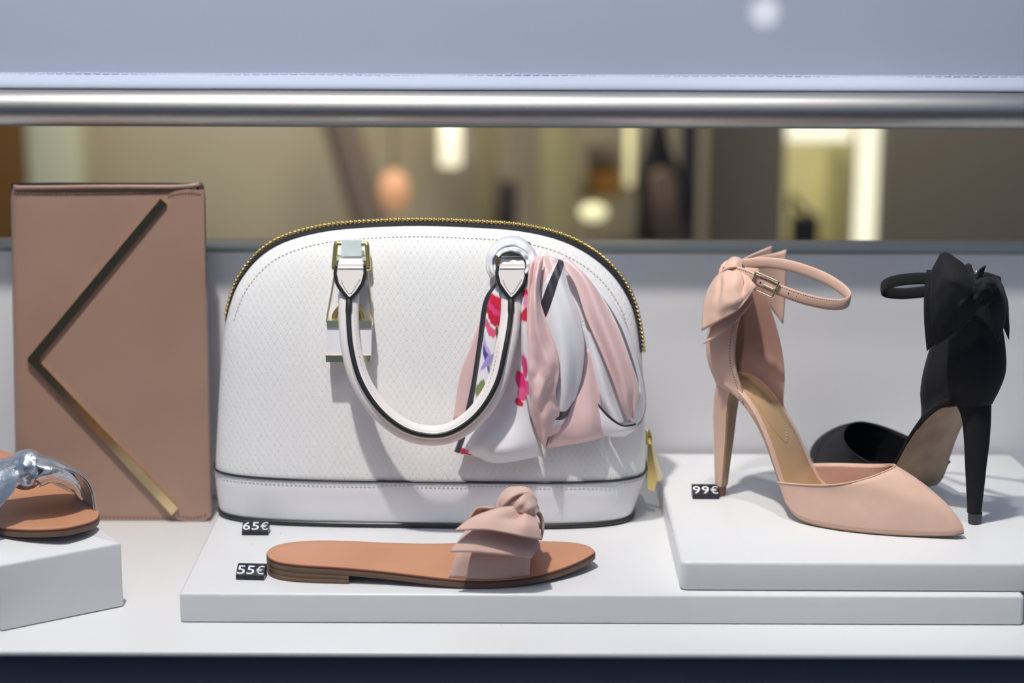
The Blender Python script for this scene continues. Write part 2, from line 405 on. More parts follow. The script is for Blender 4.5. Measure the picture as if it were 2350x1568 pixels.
fr = [p for p in ring(ZS - .0032, .95, .0008) if p.y < -.004]; fr.sort(key=lambda p: p.x)
dashes('base_stitching', fr, THREAD, bag, 115, .62, .0005, lambda t: (0, -1, 0))
# zip: black tape, gold teeth
def edge_strip(r0_, r1_, i0, i1, lift):
    vs_, n = [], i1 - i0
    for r in (r0_, (r0_ + r1_) / 2, r1_):
        for i in range(i0, i1):
            q = CEN + (OUT[i] - CEN) * r; nn = (OUT[i] - CEN).normalized(); q = q + nn * lift
            vs_.append((q.x, -wd(q.z) * prof(min(r, 1)) - lift, q.z))
    return mesh('zip_tape', vs_, gridfaces(3, n), TAPE, bag)
edge_strip(.9905, 1.0, 24, 138, .0008)
tv, tf = [], []
def addblob(c, ax, ay, az, segs=6, rings=3):
    q = len(tv)
    for i in range(rings + 2):
        ph = math.pi * i / (rings + 1)
        for j in range(segs):
            th = 2 * math.pi * j / segs
            tv.append(c + ax * (math.sin(ph) * math.cos(th)) + ay * (math.sin(ph) * math.sin(th)) + az * math.cos(ph))
    tf.extend(tuple(q + k for k in f) for f in gridfaces(rings + 2, segs, True))
arc = [0]
for i in range(24, 138): arc.append(arc[-1] + (OUT[i + 1] - OUT[i]).length)
def onarc(s):
    for i in range(len(arc) - 1):
        if s <= arc[i + 1]: return OUT[24 + i].lerp(OUT[25 + i], (s - arc[i]) / (arc[i + 1] - arc[i]))
    return OUT[138]
nt_ = int(arc[-1] / .00185)
for k in range(nt_):
    p = onarc(arc[-1] * (k + .5) / nt_); t = (onarc(min(arc[-1] * (k + 1) / nt_, arc[-1])) - onarc(arc[-1] * k / nt_)).normalized(); nn = V((t.z, 0, -t.x)); nn = nn if nn.z >= 0 or nn.dot(p - CEN) > 0 else -nn
    if nn.dot(p - CEN) < 0: nn = -nn
    addblob(p + nn * .0020 + V((0, -.0020 if k % 2 else .0014, 0)), t * .00125, V((0, .0022, 0)), nn * .0017)
mesh('zip_teeth', tv, tf, GOLD, bag, kind='stuff')
st = []
for i in range(26, 137, 2):
    q = CEN + (OUT[i] - CEN) * .952; st.append(V((q.x, front(q.x, q.z) - .0004, q.z)))
dashes('top_stitching', st, THREAD, bag, 120, .6, .0005, (0, -1, .2))
# handle fittings (left and right alike)
def fitting(du, full):
    P = lambda u, v, o: bf(u + du, v, o)
    nd = (0, 1, 0)
    st_ = plate('handle_strap', [P(776, 596, .005), P(838, 596, .005), P(853, 738, .005), P(751, 738, .005)], nd, .003, LEATHER, bag)
    bar('strap_rim', [P(774, 596, .0055), P(840, 596, .0055), P(855, 740, .0055), P(749, 740, .0055)], .0008, PALEGOLD, st_, closed=True)
    rg = bar('handle_ring', [P(771, 560, .012), P(842, 560, .012), P(846, 616, .010), P(766, 616, .010)], .0021, GOLD, bag, n=10, closed=True)
    c0, c1 = P(783, 570, .0135), P(829, 570, .0135)
    plate('ring_barrel', [P(783, 552, .017), P(829, 552, .017), P(829, 588, .016), P(783, 588, .016)], nd, .007, STEELBAR, rg, bev=.0012)
    plate('ring_bar', [P(770, 590, .0105), P(842, 590, .0105), P(842, 598, .0105), P(770, 598, .0105)], nd, .002, STEELBAR, rg)
    # shield shaped handle end
    out = [(776, 606), (833, 606), (834, 628), (828, 650), (816, 668), (803, 684), (790, 668), (778, 650), (773, 628)]
    en = plate('handle_end', [P(u, v, .0265) for u, v in out], nd, .005, CREAM, bag, bev=.0012)
    plate('handle_loop', [P(778, 597, .0225), P(831, 597, .0225), P(834, 616, .0275), P(775, 616, .0275)], nd, .008, CREAM, en, bev=.0014)
    for side in ([out[1], out[2], out[3], out[4], out[5]], [out[0], out[8], out[7], out[6], out[5]]):
        tube('handle_end_edge', [P(u + (2 if u > 803 else -2), v + 2, .0245) for u, v in side], .0021, EDGE, en, n=8, m=24)
        tube('handle_end_edge', [P(u + (1.5 if u > 803 else -1.5), v + 4, .0195) for u, v in side], .0018, EDGE, en, n=8, m=24)
    dashes('handle_end_stitching', [P(783, 640, .0270), P(788, 655, .0270), P(803, 674, .0270), P(817, 655, .0270), P(826, 640, .0270)], THREAD, en, 14, .6, .0004, (0, -1, 0))
    return P
P = fitting(0, True); fitting(371, False)
# padlock on the left strap
lk = empty('padlock', Frame(BAG.m @ P(800, 820, .012), ang), 'white leather covered padlock with gold bars under the left handle end', 'padlock')
LKI = lk.matrix_world.inverted() @ BAG.m
Q = lambda u, v, o: LKI @ bf(u, v, o)
plate('lock_body', [Q(749, 750, .018), Q(852, 750, .018), Q(851, 817, .018), Q(747, 817, .018)], (0, 1, 0), .009, LEATHER, lk, bev=.001)
plate('lock_top_bar', [Q(750, 736, .0195), Q(853, 736, .0195), Q(853, 751, .0195), Q(750, 751, .0195)], (0, 1, 0), .012, PALEGOLD, lk)
plate('lock_bottom_bar', [Q(747, 816, .0195), Q(851, 816, .0195), Q(850, 831, .0195), Q(748, 831, .0195)], (0, 1, 0), .012, PALEGOLD, lk)
tube('shackle', [Q(766, 740, .009), Q(768, 722, .009), Q(780, 706, .009), Q(800, 700, .009), Q(820, 706, .009), Q(832, 722, .009), Q(834, 740, .009)], .0021, GOLD, lk, n=10)
# the handle: rolled leather with a dark edge seam at the front
hp = [(803, 655, .010), (801, 690, .0165), (800, 735, .020), (806, 800, .025), (826, 872, .029), (868, 938, .032), (925, 984, .034), (985, 1000, .034), (1042, 990, .034), (1098, 948, .033), (1140, 880, .030), (1160, 800, .026), (1171, 735, .020), (1173, 690, .0165), (1174, 655, .010)]
tube('handle', [bf(u, v, o) for u, v, o in hp], .0084, CREAM, bag, n=20, m=90, ry=.0066, up=(0, -1, 0), rad=lambda t: min(1, .72 + min(t, 1 - t) * 5))
for s in (-1, 1):
    tube('handle_fold', [bf(u, v, o + .0046) for u, v, o in hp], .0034, CREAM, bag, n=10, m=90, ry=.004, up=(0, -1, 0)) if s > 0 else None
tube('handle_edge', [bf(u, v, o + .0082) for u, v, o in hp], .0021, EDGE, bag, n=10, m=90, ry=.0014, up=(0, -1, 0), rad=lambda t: 1.25 if min(t, 1 - t) < .12 else 1)
hs = [bf(u, v, o) for u, v, o in hp]; ctr = bf(985, 800, .03)
dashes('handle_stitching', [p + (ctr - p).normalized() * .0062 + V((0, -.0050, 0)) for p in hs[1:-1]], THREAD, bag, 70, .6, .0004, (0, -1, .3))
# zip pull at the right end
zp = lambda u, v, y: BAG.at(u, v, y)
pl = tube('zip_slider', [zp(1484, 990, -.004), zp(1488, 1000, -.006), zp(1489, 1018, -.006)], .0030, GOLD, bag, n=10, m=12)
plate('zip_pull', [zp(1486, 1022, -.010), zp(1494, 1020, -.010), zp(1508, 1105, -.012), zp(1502, 1128, -.012), zp(1486, 1122, -.012)], (0, 1, 0), .003, GOLD, bag)
plate('zip_pull', [zp(1490, 1016, -.003), zp(1496, 1014, -.003), zp(1521, 1096, -.003), zp(1516, 1106, -.003), zp(1508, 1104, -.003)], (0, 1, 0), .003, PALEGOLD, bag)

# ------------------------------------------------------------------ silk scarf
def floral(blobs, edge=True, name='floral_white_satin'):
    m = mat(name, (238, 238, 244), .33, spec=.7, sheen=.2); nt = m.node_tree; b = nt.nodes['Principled BSDF']
    uv = nt.nodes.new('ShaderNodeUVMap'); nz = nt.nodes.new('ShaderNodeTexNoise'); nz.inputs['Scale'].default_value = 9; nz.inputs['Detail'].default_value = 3
    nt.links.new(uv.outputs[0], nz.inputs['Vector'])
    sub = nt.nodes.new('ShaderNodeVectorMath'); sub.operation = 'SUBTRACT'; nt.links.new(nz.outputs['Color'], sub.inputs[0]); sub.inputs[1].default_value = (.5, .5, .5)
    sc = nt.nodes.new('ShaderNodeVectorMath'); sc.operation = 'SCALE'; sc.inputs['Scale'].default_value = .05; nt.links.new(sub.outputs[0], sc.inputs[0])
    ad = nt.nodes.new('ShaderNodeVectorMath'); ad.operation = 'ADD'; nt.links.new(uv.outputs[0], ad.inputs[0]); nt.links.new(sc.outputs[0], ad.inputs[1])
    col = None
    # u across (0 left .. 1 right), v down the panel
    for cx, cy, rx, ry, an, c in blobs:
        mp = nt.nodes.new('ShaderNodeMapping'); mp.vector_type = 'TEXTURE'
        mp.inputs['Location'].default_value = (cx, cy, 0); mp.inputs['Rotation'].default_value = (0, 0, an); mp.inputs['Scale'].default_value = (rx, ry, 1)
        nt.links.new(ad.outputs[0], mp.inputs[0])
        ln = nt.nodes.new('ShaderNodeVectorMath'); ln.operation = 'LENGTH'; nt.links.new(mp.outputs[0], ln.inputs[0])
        mr = nt.nodes.new('ShaderNodeMapRange'); mr.inputs[1].default_value = 1.1; mr.inputs[2].default_value = .8; nt.links.new(ln.outputs['Value'], mr.inputs[0])
        mx = nt.nodes.new('ShaderNodeMix'); mx.data_type = 'RGBA'; mx.inputs[7].default_value = lin(c)
        if col: nt.links.new(col, mx.inputs[6])
        else: mx.inputs[6].default_value = lin((238, 238, 244))
        nt.links.new(mr.outputs[0], mx.inputs[0]); col = mx.outputs[2]
    sx = nt.nodes.new('ShaderNodeSeparateXYZ'); nt.links.new(uv.outputs[0], sx.inputs[0])
    if not edge: nt.links.new(col, b.inputs['Base Color']); return m
    ed = nmath(nt, 'LESS_THAN', sx.outputs[0], nmath(nt, 'SUBTRACT', .19, nmath(nt, 'MULTIPLY', sx.outputs[1], .10)))
    mx = nt.nodes.new('ShaderNodeMix'); mx.data_type = 'RGBA'; mx.inputs[7].default_value = lin((44, 40, 46)); nt.links.new(ed, mx.inputs[0]); nt.links.new(col, mx.inputs[6])
    nt.links.new(mx.outputs[2], b.inputs['Base Color'])
    return m
def striped(name, ground, bands, axis=1):
    """satin with printed bands across uv axis: (from, to, rgb)"""
    m = mat(name, ground, .34, spec=.7, sheen=.2); nt = m.node_tree; b = nt.nodes['Principled BSDF']
    uv = nt.nodes.new('ShaderNodeUVMap'); sx = nt.nodes.new('ShaderNodeSeparateXYZ'); nt.links.new(uv.outputs[0], sx.inputs[0]); col = None
    for fn, c in bands:
        k = fn(nt, sx.outputs[0], sx.outputs[1])
        mx = nt.nodes.new('ShaderNodeMix'); mx.data_type = 'RGBA'; mx.inputs[7].default_value = lin(c); nt.links.new(k, mx.inputs[0])
        if col: nt.links.new(col, mx.inputs[6])
        else: mx.inputs[6].default_value = lin(ground)
        col = mx.outputs[2]
    nt.links.new(col, b.inputs['Base Color']); return m
def between(ax, lo, hi, slant=0):
    def fn(nt, u, v):
        x, y = (u, v) if ax == 0 else (v, u)
        t = nmath(nt, 'ADD', x, nmath(nt, 'MULTIPLY', y, slant))
        return nmath(nt, 'MULTIPLY', nmath(nt, 'GREATER_THAN', t, lo), nmath(nt, 'LESS_THAN', t, hi))
    return fn
BLOOMS = [(.42, .15, .40, .050, .12, (206, 18, 58)), (.40, .195, .36, .026, .16, (228, 60, 128)), (.38, .225, .36, .028, .14, (196, 14, 50)), (.30, .275, .20, .012, .1, (232, 90, 130)), (.86, .20, .09, .10, 0, (54, 24, 44)),
                                  (.52, .345, .10, .032, .6, (92, 66, 40)), (.56, .40, .20, .040, -.2, (196, 204, 120)), (.60, .44, .14, .030, .2, (232, 228, 160)), (.28, .385, .15, .016, .25, (196, 176, 226)), (.30, .43, .12, .018, .3, (58, 58, 150)), (.34, .455, .14, .016, -.2, (170, 150, 214)),
                                  (.66, .31, .05, .05, 0, (80, 150, 190)), (.60, .475, .05, .02, 0, (50, 110, 150)), (.26, .60, .13, .034, -.08, (128, 138, 84)), (.20, .76, .09, .015, 0, (40, 80, 130)),
                                  (.93, .52, .10, .06, .1, (222, 30, 120)), (.95, .60, .10, .05, -.1, (236, 90, 150)), (.88, .66, .07, .03, .2, (206, 24, 70)), (.13, .945, .055, .05, -.2, (214, 24, 64)), (.20, .93, .035, .035, .2, (236, 110, 170)), (.23, .972, .08, .016, .1, (198, 24, 66))]
ROWV = [(648, 0), (692, .143), (780, .286), (880, .43), (955, .57), (1000, .714), (1018, .857), (1037, 1)]                # where the panel's rows lie, so the print keeps its place on the cloth
def rowv(c): return lerp1(ROWV, 640 + 420 * c)
BLOOMS = [(a, rowv(b) if b < .9 else b, c, max(.018, (rowv(b + d_) - rowv(b - d_)) / 2) if b < .9 else d_, e, f) for a, b, c, d_, e, f in BLOOMS]
FLORAL = floral(BLOOMS); BLK = (50, 46, 52); PNK = (232, 198, 198); WHT = (238, 238, 244)
SC = Frame(BAG.m @ bf(1175, 1060, .003), ang)
scarf = empty('silk_scarf', SC, 'pink and white satin scarf with floral print tied round the right handle ring', 'scarf')
TI = SC.i @ BAG.m
def T(p): return TI @ bf(*p)
def sc(name, rows, m, nu=20, nv=32, folds=None, thick=.0009, **k):
    return sheet(name, [[T(p) for p in r] for r in rows], m, scarf, nu, nv, thick, folds, **k)
rip = lambda n, a, ph=0: (lambda x, y: a * math.sin(2 * math.pi * (n * x + .3 * y) + ph) * min(1, y * 3))
# wrap round the ring
def arc_band(a0, a1, ri, ro, o0, o1, m_, rp, n=11):
    rows = []
    for i in range(n):
        t = math.radians(a0 + (a1 - a0) * i / (n - 1)); c, sn = math.cos(t), math.sin(t); k = i / (n - 1)
        wv = 2 * math.sin(5 * k + rp)
        rows.append([(1176 + (ri[0] + wv) * c, 606 - (ri[1] + wv) * sn, o0 + .002 * math.sin(7 * k)), (1176 + (ri[0] + ro[0]) / 2 * c, 606 - (ri[1] + ro[1]) / 2 * sn, o1), (1176 + (ro[0] + wv) * c, 606 - (ro[1] + wv) * sn, o0 - .004)])
    sc('scarf_wrap', rows, m_, 16, 60, lambda x, y: -.0016 * math.sin(14 * x + 5 * y + rp) - .0008 * math.sin(31 * y + rp))
arc_band(215, -30, (38, 34), (59, 62), .017, .024, WHITESATIN, 0)
arc_band(150, -38, (32, 27), (44, 42), .024, .029, striped('wrap_satin', WHT, [(between(0, -.1, .10), BLK)]), 2)
# back pink corner at the left
sc('scarf_fold', [[(1118, 690, .004), (1150, 690, .004), (1180, 700, .004)], [(1082, 790, .004), (1120, 800, .005), (1160, 800, .005)], [(1056, 860, .004), (1100, 870, .005), (1150, 880, .005)], [(1040, 965, .003), (1080, 960, .004), (1120, 950, .004)]], PINKSATIN)
# floral panel with black border, widening into the tail
sc('floral_panel', [[(1138, 648, .010), (1156, 645, .015), (1180, 640, .012), (1196, 630, .010)], [(1110, 692, .009), (1134, 690, .015), (1165, 690, .014), (1198, 690, .012)], [(1097, 780, .009), (1124, 780, .016), (1160, 790, .013), (1202, 790, .014)],
                    [(1082, 880, .009), (1112, 880, .016), (1160, 890, .013), (1206, 890, .016)], [(1066, 955, .009), (1105, 962, .018), (1160, 965, .016), (1214, 950, .016)], [(1056, 1000, .010), (1095, 1010, .021), (1150, 1012, .021), (1226, 995, .016)],
                    [(1050, 1018, .010), (1092, 1030, .020), (1142, 1038, .022), (1235, 1020, .014)], [(1043, 1037, .009), (1088, 1047, .015), (1134, 1062, .014), (1243, 1047, .009)]], FLORAL, 46, 60, lambda x, y: .0018 * math.sin(9.4 * x + 2 * y) * min(1, 3 * y) - .0030 * math.sin(10 * x + .6) * max(0, y - .6) * 2)
# outer loop: white with black hem behind, pink in front
sc('scarf_loop', [[(1300, 612, .008), (1320, 622, .008), (1345, 640, .007)], [(1370, 668, .010), (1395, 680, .008), (1418, 712, .005)], [(1420, 740, .012), (1440, 760, .010), (1452, 790, .006)], [(1455, 830, .014), (1466, 850, .012), (1475, 868, .008)],
                  [(1468, 890, .016), (1476, 905, .014), (1482, 925, .009)], [(1462, 930, .018), (1472, 948, .014), (1475, 960, .010)], [(1445, 962, .018), (1455, 972, .015), (1463, 977, .010)]],
   striped('loop_white_satin', WHT, [(between(0, .80, 1.2), BLK)]), 18, 50)
sc('scarf_loop', [[(1280, 600, .012), (1300, 592, .013), (1312, 604, .012)], [(1318, 650, .016), (1345, 640, .018), (1372, 668, .014)], [(1345, 730, .019), (1380, 720, .022), (1415, 742, .016)], [(1380, 810, .021), (1415, 805, .025), (1448, 832, .018)], [(1408, 880, .022), (1440, 880, .027), (1466, 890, .019)], [(1425, 930, .021), (1445, 925, .026), (1462, 930, .020)], [(1440, 965, .018), (1450, 960, .020), (1456, 962, .018)]],
   striped('loop_pink_satin', PNK, [(between(0, .94, 1.2), WHT)]), 30, 50, rip(1.6, .0020))
# inside of the loop, white satin crossing to the bottom
sc('scarf_fold', [[(1325, 740, .012), (1350, 760, .012), (1385, 800, .010)], [(1345, 830, .012), (1380, 850, .013), (1420, 880, .010)], [(1370, 910, .011), (1400, 920, .013), (1440, 940, .010)], [(1395, 975, .010), (1425, 975, .013), (1462, 970, .010)]], WHITESATIN, folds=rip(1.5, .002))
sc('scarf_fold', [[(1372, 925, .014), (1362, 940, .012), (1345, 960, .010)], [(1400, 955, .018), (1392, 975, .016), (1375, 990, .011)], [(1430, 975, .019), (1425, 990, .018), (1400, 1001, .012)], [(1460, 972, .016), (1455, 986, .016), (1435, 1001, .010)]],
   striped('lower_loop_satin', WHT, [(between(0, -.1, .14), BLK)]), 16, 24)
sc('scarf_fold', [[(1340, 790, .009), (1370, 830, .009), (1395, 860, .008)], [(1365, 870, .008), (1395, 890, .009), (1415, 915, .008)], [(1385, 930, .008), (1410, 940, .009), (1430, 955, .008)]], PINKSATIN)
# lower pink lobes
sc('scarf_lobe', [[(1300, 880, .012), (1330, 830, .013), (1350, 800, .012), (1368, 840, .010)], [(1290, 940, .014), (1325, 920, .018), (1352, 905, .017), (1378, 920, .012)], [(1275, 985, .014), (1315, 975, .020), (1355, 965, .020), (1385, 965, .013)], [(1256, 1018, .011), (1290, 1008, .016), (1345, 1003, .017), (1393, 998, .011)], [(1256, 1026, .008), (1295, 1024, .009), (1335, 1014, .010), (1392, 1003, .008)]], PINKSATIN, 26, 30, lambda x, y: -.0022 * math.cos(9 * x) * y)
# white panel with printed stripes
WP = striped('striped_white_satin', WHT, [(between(1, -.1, .50, .42), PNK), (between(1, .50, .62, .42), WHT), (between(1, .615, .74, .50), BLK), (between(1, .74, 2.4, .50), WHT), (between(1, .868, .915, -.02), BLK), (between(1, .945, 1.2, -.02), PNK)])
WP = striped('striped_white_satin', WHT, [(between(1, -.5, .245, .30), PNK), (between(1, .30, .385, .36), BLK), (between(1, .80, .865, -.03), BLK), (between(1, .91, 1.2, -.03), PNK)])
sc('scarf_fold', [[(1222, 592, .022), (1245, 588, .024), (1270, 590, .022), (1292, 600, .018)], [(1222, 660, .024), (1255, 650, .027), (1285, 650, .025), (1305, 660, .020)], [(1230, 740, .024), (1270, 740, .029), (1305, 725, .028), (1327, 720, .021)], [(1240, 820, .023), (1280, 820, .029), (1315, 810, .028), (1341, 790, .021)],
                  [(1250, 890, .021), (1280, 895, .027), (1310, 890, .026), (1335, 862, .020)], [(1245, 950, .018), (1275, 950, .023), (1300, 945, .022), (1318, 920, .017)], [(1240, 1000, .014), (1262, 1000, .017), (1285, 990, .016), (1302, 965, .013)]], WP, 34, 60, lambda x, y: .0016 * math.sin(6.5 * x + 3 * y) + .001 * math.sin(15 * x - 5 * y))
# front pink fold with crumpled edge and boxed tip
def crump(x, y):
    return -.0020 * math.sin(9 * x + 3 * math.sin(6 * y)) - .0020 * math.sin(19 * y + 8 * x) * (1 - abs(2 * x - 1)) + .0014 * noise.noise((4 * x, 14 * y, 1))
PF = PINKSATIN
sc('scarf_fold', [[(1214, 606, .030), (1228, 596, .033), (1246, 590, .032)], [(1211, 680, .032), (1224, 670, .036), (1238, 680, .033)], [(1210, 760, .033), (1232, 750, .038), (1262, 760, .034)], [(1212, 830, .033), (1245, 825, .039), (1280, 815, .034)], [(1214, 880, .032), (1248, 872, .038), (1283, 858, .033)],
                  [(1216, 920, .029), (1243, 918, .035), (1275, 905, .030)], [(1222, 965, .025), (1246, 960, .031), (1285, 945, .025)], [(1236, 1005, .018), (1252, 1000, .023), (1268, 990, .019)], [(1246, 1022, .013), (1252, 1028, .014), (1258, 1020, .013)]], PF, 26, 60, crump)
sc('scarf_fold', [[(1196, 620, .020), (1204, 625, .022), (1212, 622, .022)], [(1196, 700, .018), (1204, 690, .022), (1214, 690, .022)], [(1196, 800, .016), (1204, 800, .021), (1213, 800, .022)], [(1205, 900, .014), (1212, 900, .019), (1218, 900, .020)], [(1216, 960, .012), (1222, 960, .016), (1230, 965, .017)]],
   floral([(.75, .20, .5, .035, 0, (214, 24, 70)), (.8, .26, .45, .05, 0, (240, 150, 190)), (.6, .33, .6, .035, 0, (216, 26, 66)), (.2, .12, .3, .06, 0, (150, 160, 120)), (.3, .60, .5, .07, 0, (222, 40, 124)), (.5, .72, .5, .05, 0, (236, 90, 150))], False, 'side_floral_satin'), 12, 40)

# ------------------------------------------------------------------ taupe clutch
cb = onz(478, 1197, 0)
CL = Frame((onz(255, 1197, 0).x, cb.y, .0004), math.atan2(cb.y - onz(30, 1199, 0).y, cb.x - onz(30, 1199, 0).x) * .4)
clutch = empty('clutch_bag', CL, 'upright taupe pink leather clutch with gold V bar on its flap', 'clutch bag')
LEAN = .02
def cz(u, v, o=0):                               # on the leaning front face
    dd = 0
    for _ in range(5): p = CL.at(u, v, dd); dd = LEAN * p.z / .3 - o
    return CL.at(u, v, dd)
cTL, cTR, cBL, cBR = cz(16, 432), cz(464, 430), cz(30, 1196), cz(481, 1196)
TH = .030; vv = []; ncs = 40
for k in range(25):                              # rounded slab, loft in height
    t = k / 24; L_, R_ = cBL.lerp(cTL, t), cBR.lerp(cTR, t); yy = LEAN * L_.z / .3; cx = (L_.x + R_.x) / 2; hw = (R_.x - L_.x) / 2
    sq = -.001 if k in (0, 24) else 0
    for i in range(ncs):
        a_ = 2 * math.pi * i / ncs; c, s = math.cos(a_), math.sin(a_)
        x = math.copysign(abs(c) ** (2 / 14), c) * (hw + sq); y = math.copysign(abs(s) ** (2 / 2.6), s) * (TH / 2 + sq)
        vv.append(V((cx + x, yy + TH / 2 + y, L_.z + (R_.z - L_.z) * (.5 + .5 * x / hw))))
mesh('body', vv, gridfaces(25, ncs, True) + [tuple(range(ncs))[::-1], tuple(24 * ncs + i for i in range(ncs))], TAUPE, clutch, autos=50)
# dark opening with rims
top = [(CL.i @ ony(u, v, CL.o.y + LEAN + y)) for u, v, y in [(26, 427, .004), (455, 425, .004), (458, 420, .02), (400, 416, .024), (120, 416, .024), (26, 422, .02)]]
zt_ = (cTL.z + cTR.z) / 2
plate('lining_opening', [V((p.x, p.y, zt_ + .0012)) for p in top], (0, 0, -1), .004, DARKLIN, clutch)
tube('front_rim', [cz(33, 429, -.002), cz(60, 431, .0005), (cz(240, 429, .0012)), cz(400, 429, .001), cz(450, 425, .0005), cz(460, 423, -.006)], .0021, TAUPE, clutch, n=8, m=40)
# flap
FO = .0022
flap_o = [(384, 452), (390, 444), (404, 438), (430, 434), (468, 438), (472, 700), (479, 1000), (483, 1185), (470, 1196), (430, 1199), (408, 1193), (398, 1180), (62, 826)]
plate('flap', [cz(u, v, FO) for u, v in flap_o], (0, 1, 0), .0045, TAUPE, clutch, bev=.0012)
def vbar(a, b, w_):
    A, B = V(a), V(b); t = (B - A).normalized(); n = V((-t.y, t.x)) * w_ / 2
    return [cz(*(A - n), FO + .0030), cz(*(B - n), FO + .0030), cz(*(B + n), FO + .0030), cz(*(A + n), FO + .0030)]
# mitred V bar: one mesh for each arm
def arm(o, i):
    pts = [cz(*o[0], FO + .003), cz(*o[1], FO + .003), cz(*i[1], FO + .003), cz(*i[0], FO + .003)]
    return plate('gold_bar', pts, (0, 1, 0), .0035, CLUTCHBAR, clutch, bev=.0011)
arm([(368, 456), (62, 824)], [(382, 468), (88, 826)])
arm([(62, 826), (394, 1183)], [(88, 828), (409, 1167)])
dashes('stitching', [cz(u, v, .0006) for u, v in [(26, 443), (120, 445), (240, 444), (370, 441)]], TAUPE2, clutch, 44, .6, .0006, (0, -1, 0))
dashes('stitching', [cz(u, v, FO + .0006) for u, v in [(384, 452), (396, 447), (430, 443), (462, 446)]], TAUPE2, clutch, 12, .6, .0006, (0, -1, 0))
dashes('stitching', [cz(u, v, .0006) for u, v in [(210, 1187), (300, 1188), (396, 1190)]], TAUPE2, clutch, 20, .6, .0006, (0, -1, 0))
dashes('stitching', [cz(u, v, FO + .0006) for u, v in [(408, 1184), (440, 1189), (474, 1182)]], TAUPE2, clutch, 8, .6, .0006, (0, -1, 0))

# ------------------------------------------------------------------ slide sandals
SL = .2575
far = [(0, .0), (.0012, .0085), (.004, .0150), (.009, .0210), (.018, .0262), (.035, .0305), (.06, .0315), (.09, .0315), (.12, .034), (.15, .041), (.175, .046), (.20, .0455), (.22, .041), (.24, .032), (.25, .022), (.2555, .011), (SL, 0)]
near = [(0, .0), (.0012, -.0085), (.004, -.0150), (.009, -.0210), (.018, -.0262), (.035, -.0305), (.06, -.0325), (.09, -.036), (.12, -.042), (.15, -.047), (.175, -.0475), (.20, -.043), (.22, -.035), (.24, -.021), (.25, -.011), (.2555, -.004), (SL, 0)]
def stop(x): return smooth1([(0, .0150), (.05, .0140), (.10, .0112), (.15, .0080), (.19, .0076), (.22, .0092), (.245, .0120), (SL, .0140)], x)
def sole_outline(n=60):
    xs = [SL * (.5 - .5 * math.cos(math.pi * i / n)) for i in range(n + 1)]
    o = [(x, lerp1(near, x)) for x in xs] + [(x, lerp1(far, x)) for x in xs[-2:0:-1]]
    for _ in range(3):                           # round the outline
        o = [((o[i - 1][0] + 2 * o[i][0] + o[(i + 1) % len(o)][0]) / 4, (o[i - 1][1] + 2 * o[i][1] + o[(i + 1) % len(o)][1]) / 4) for i in range(len(o))]
    return o
SO = sole_outline()
def layer(name, z0, z1, m, parent, sh=0, xmax=None, bev=True, **k):
    """slice of the sole between two height functions"""
    o = SO if xmax is None else [(x, y) if x <= xmax else (xmax, lerp1(near if y < 0 else far, xmax)) for x, y in SO]
    n = len(o); cx = SL * .5 if xmax is None else xmax * .6
    def sc_(f): return [(x + (cx - x) * f * .8, y * (1 - f * 2.2)) for x, y in o]
    vs_ = []
    prof_ = [(z0, .5), (z0, .006), (lambda x: z0(x) + (z1(x) - z0(x)) * .15, 0), (lambda x: z0(x) + (z1(x) - z0(x)) * .85, 0), (z1, .006), (z1, .12), (z1, .25), (z1, .4)] if bev else None
    for zf, f in prof_:
        for (x, y), (xx, yy) in zip(o, sc_(f + sh)): vs_.append(V((xx, yy, zf(xx))))
    fc = gridfaces(8, n, True)
    nb = n // 2                                  # close top and bottom with strips
    for base, flip in ((0, 1), (7 * n, 0)):
        for i in range(1, nb):
            a, b, c, d_ = base + i, base + i + 1, base + (n - i - 1) % n, base + (n - i) % n
            q = (a, b, c, d_)
            if len(set(q)) == 4: fc.append(q[::-1] if flip else q)
    return mesh(name, vs_, fc, m, parent, autos=40, **k)
def slide_base(root):
    zb_ = lambda x: max(stop(x) - .0062, .0003)
    layer('outsole', lambda x: max(stop(x) - .0068, .0004), lambda x: stop(x) - .0022, SOLE, root)
    layer('welt', lambda x: stop(x) - .0024, lambda x: stop(x) - .0011, TANEDGE, root)
    layer('footbed', lambda x: stop(x) - .0013, lambda x: stop(x), TAN, root, sh=.004)
    for k in range(2):                           # stacked heel lifts
        layer('heel_lift', lambda x, k=k: .0002 + k * (stop(x) - .0069) / 2, lambda x, k=k: (k + 1) * (stop(x) - .0069) / 2, SOLE, root, sh=.002, xmax=.066)
hl = onz(607, 1280, Z1 + .014); tt = onz(1360, 1262, Z1 + .012)
ND = Frame((hl.x, 0, Z1 + .0002), 0)
yc_ = (onz(760, 1338, Z1).y + onz(760, 1241, Z1 + .0135).y) / 2
sa = math.atan2((tt.y - yc_) - .0, tt.x - hl.x)
ND = Frame((hl.x, yc_ - .003, Z1 + .0002), sa * .55)
nude = empty('slide_sandal', ND, 'tan soled flat slide sandal with nude bow in front of the white handbag', 'sandal')
slide_base(nude)
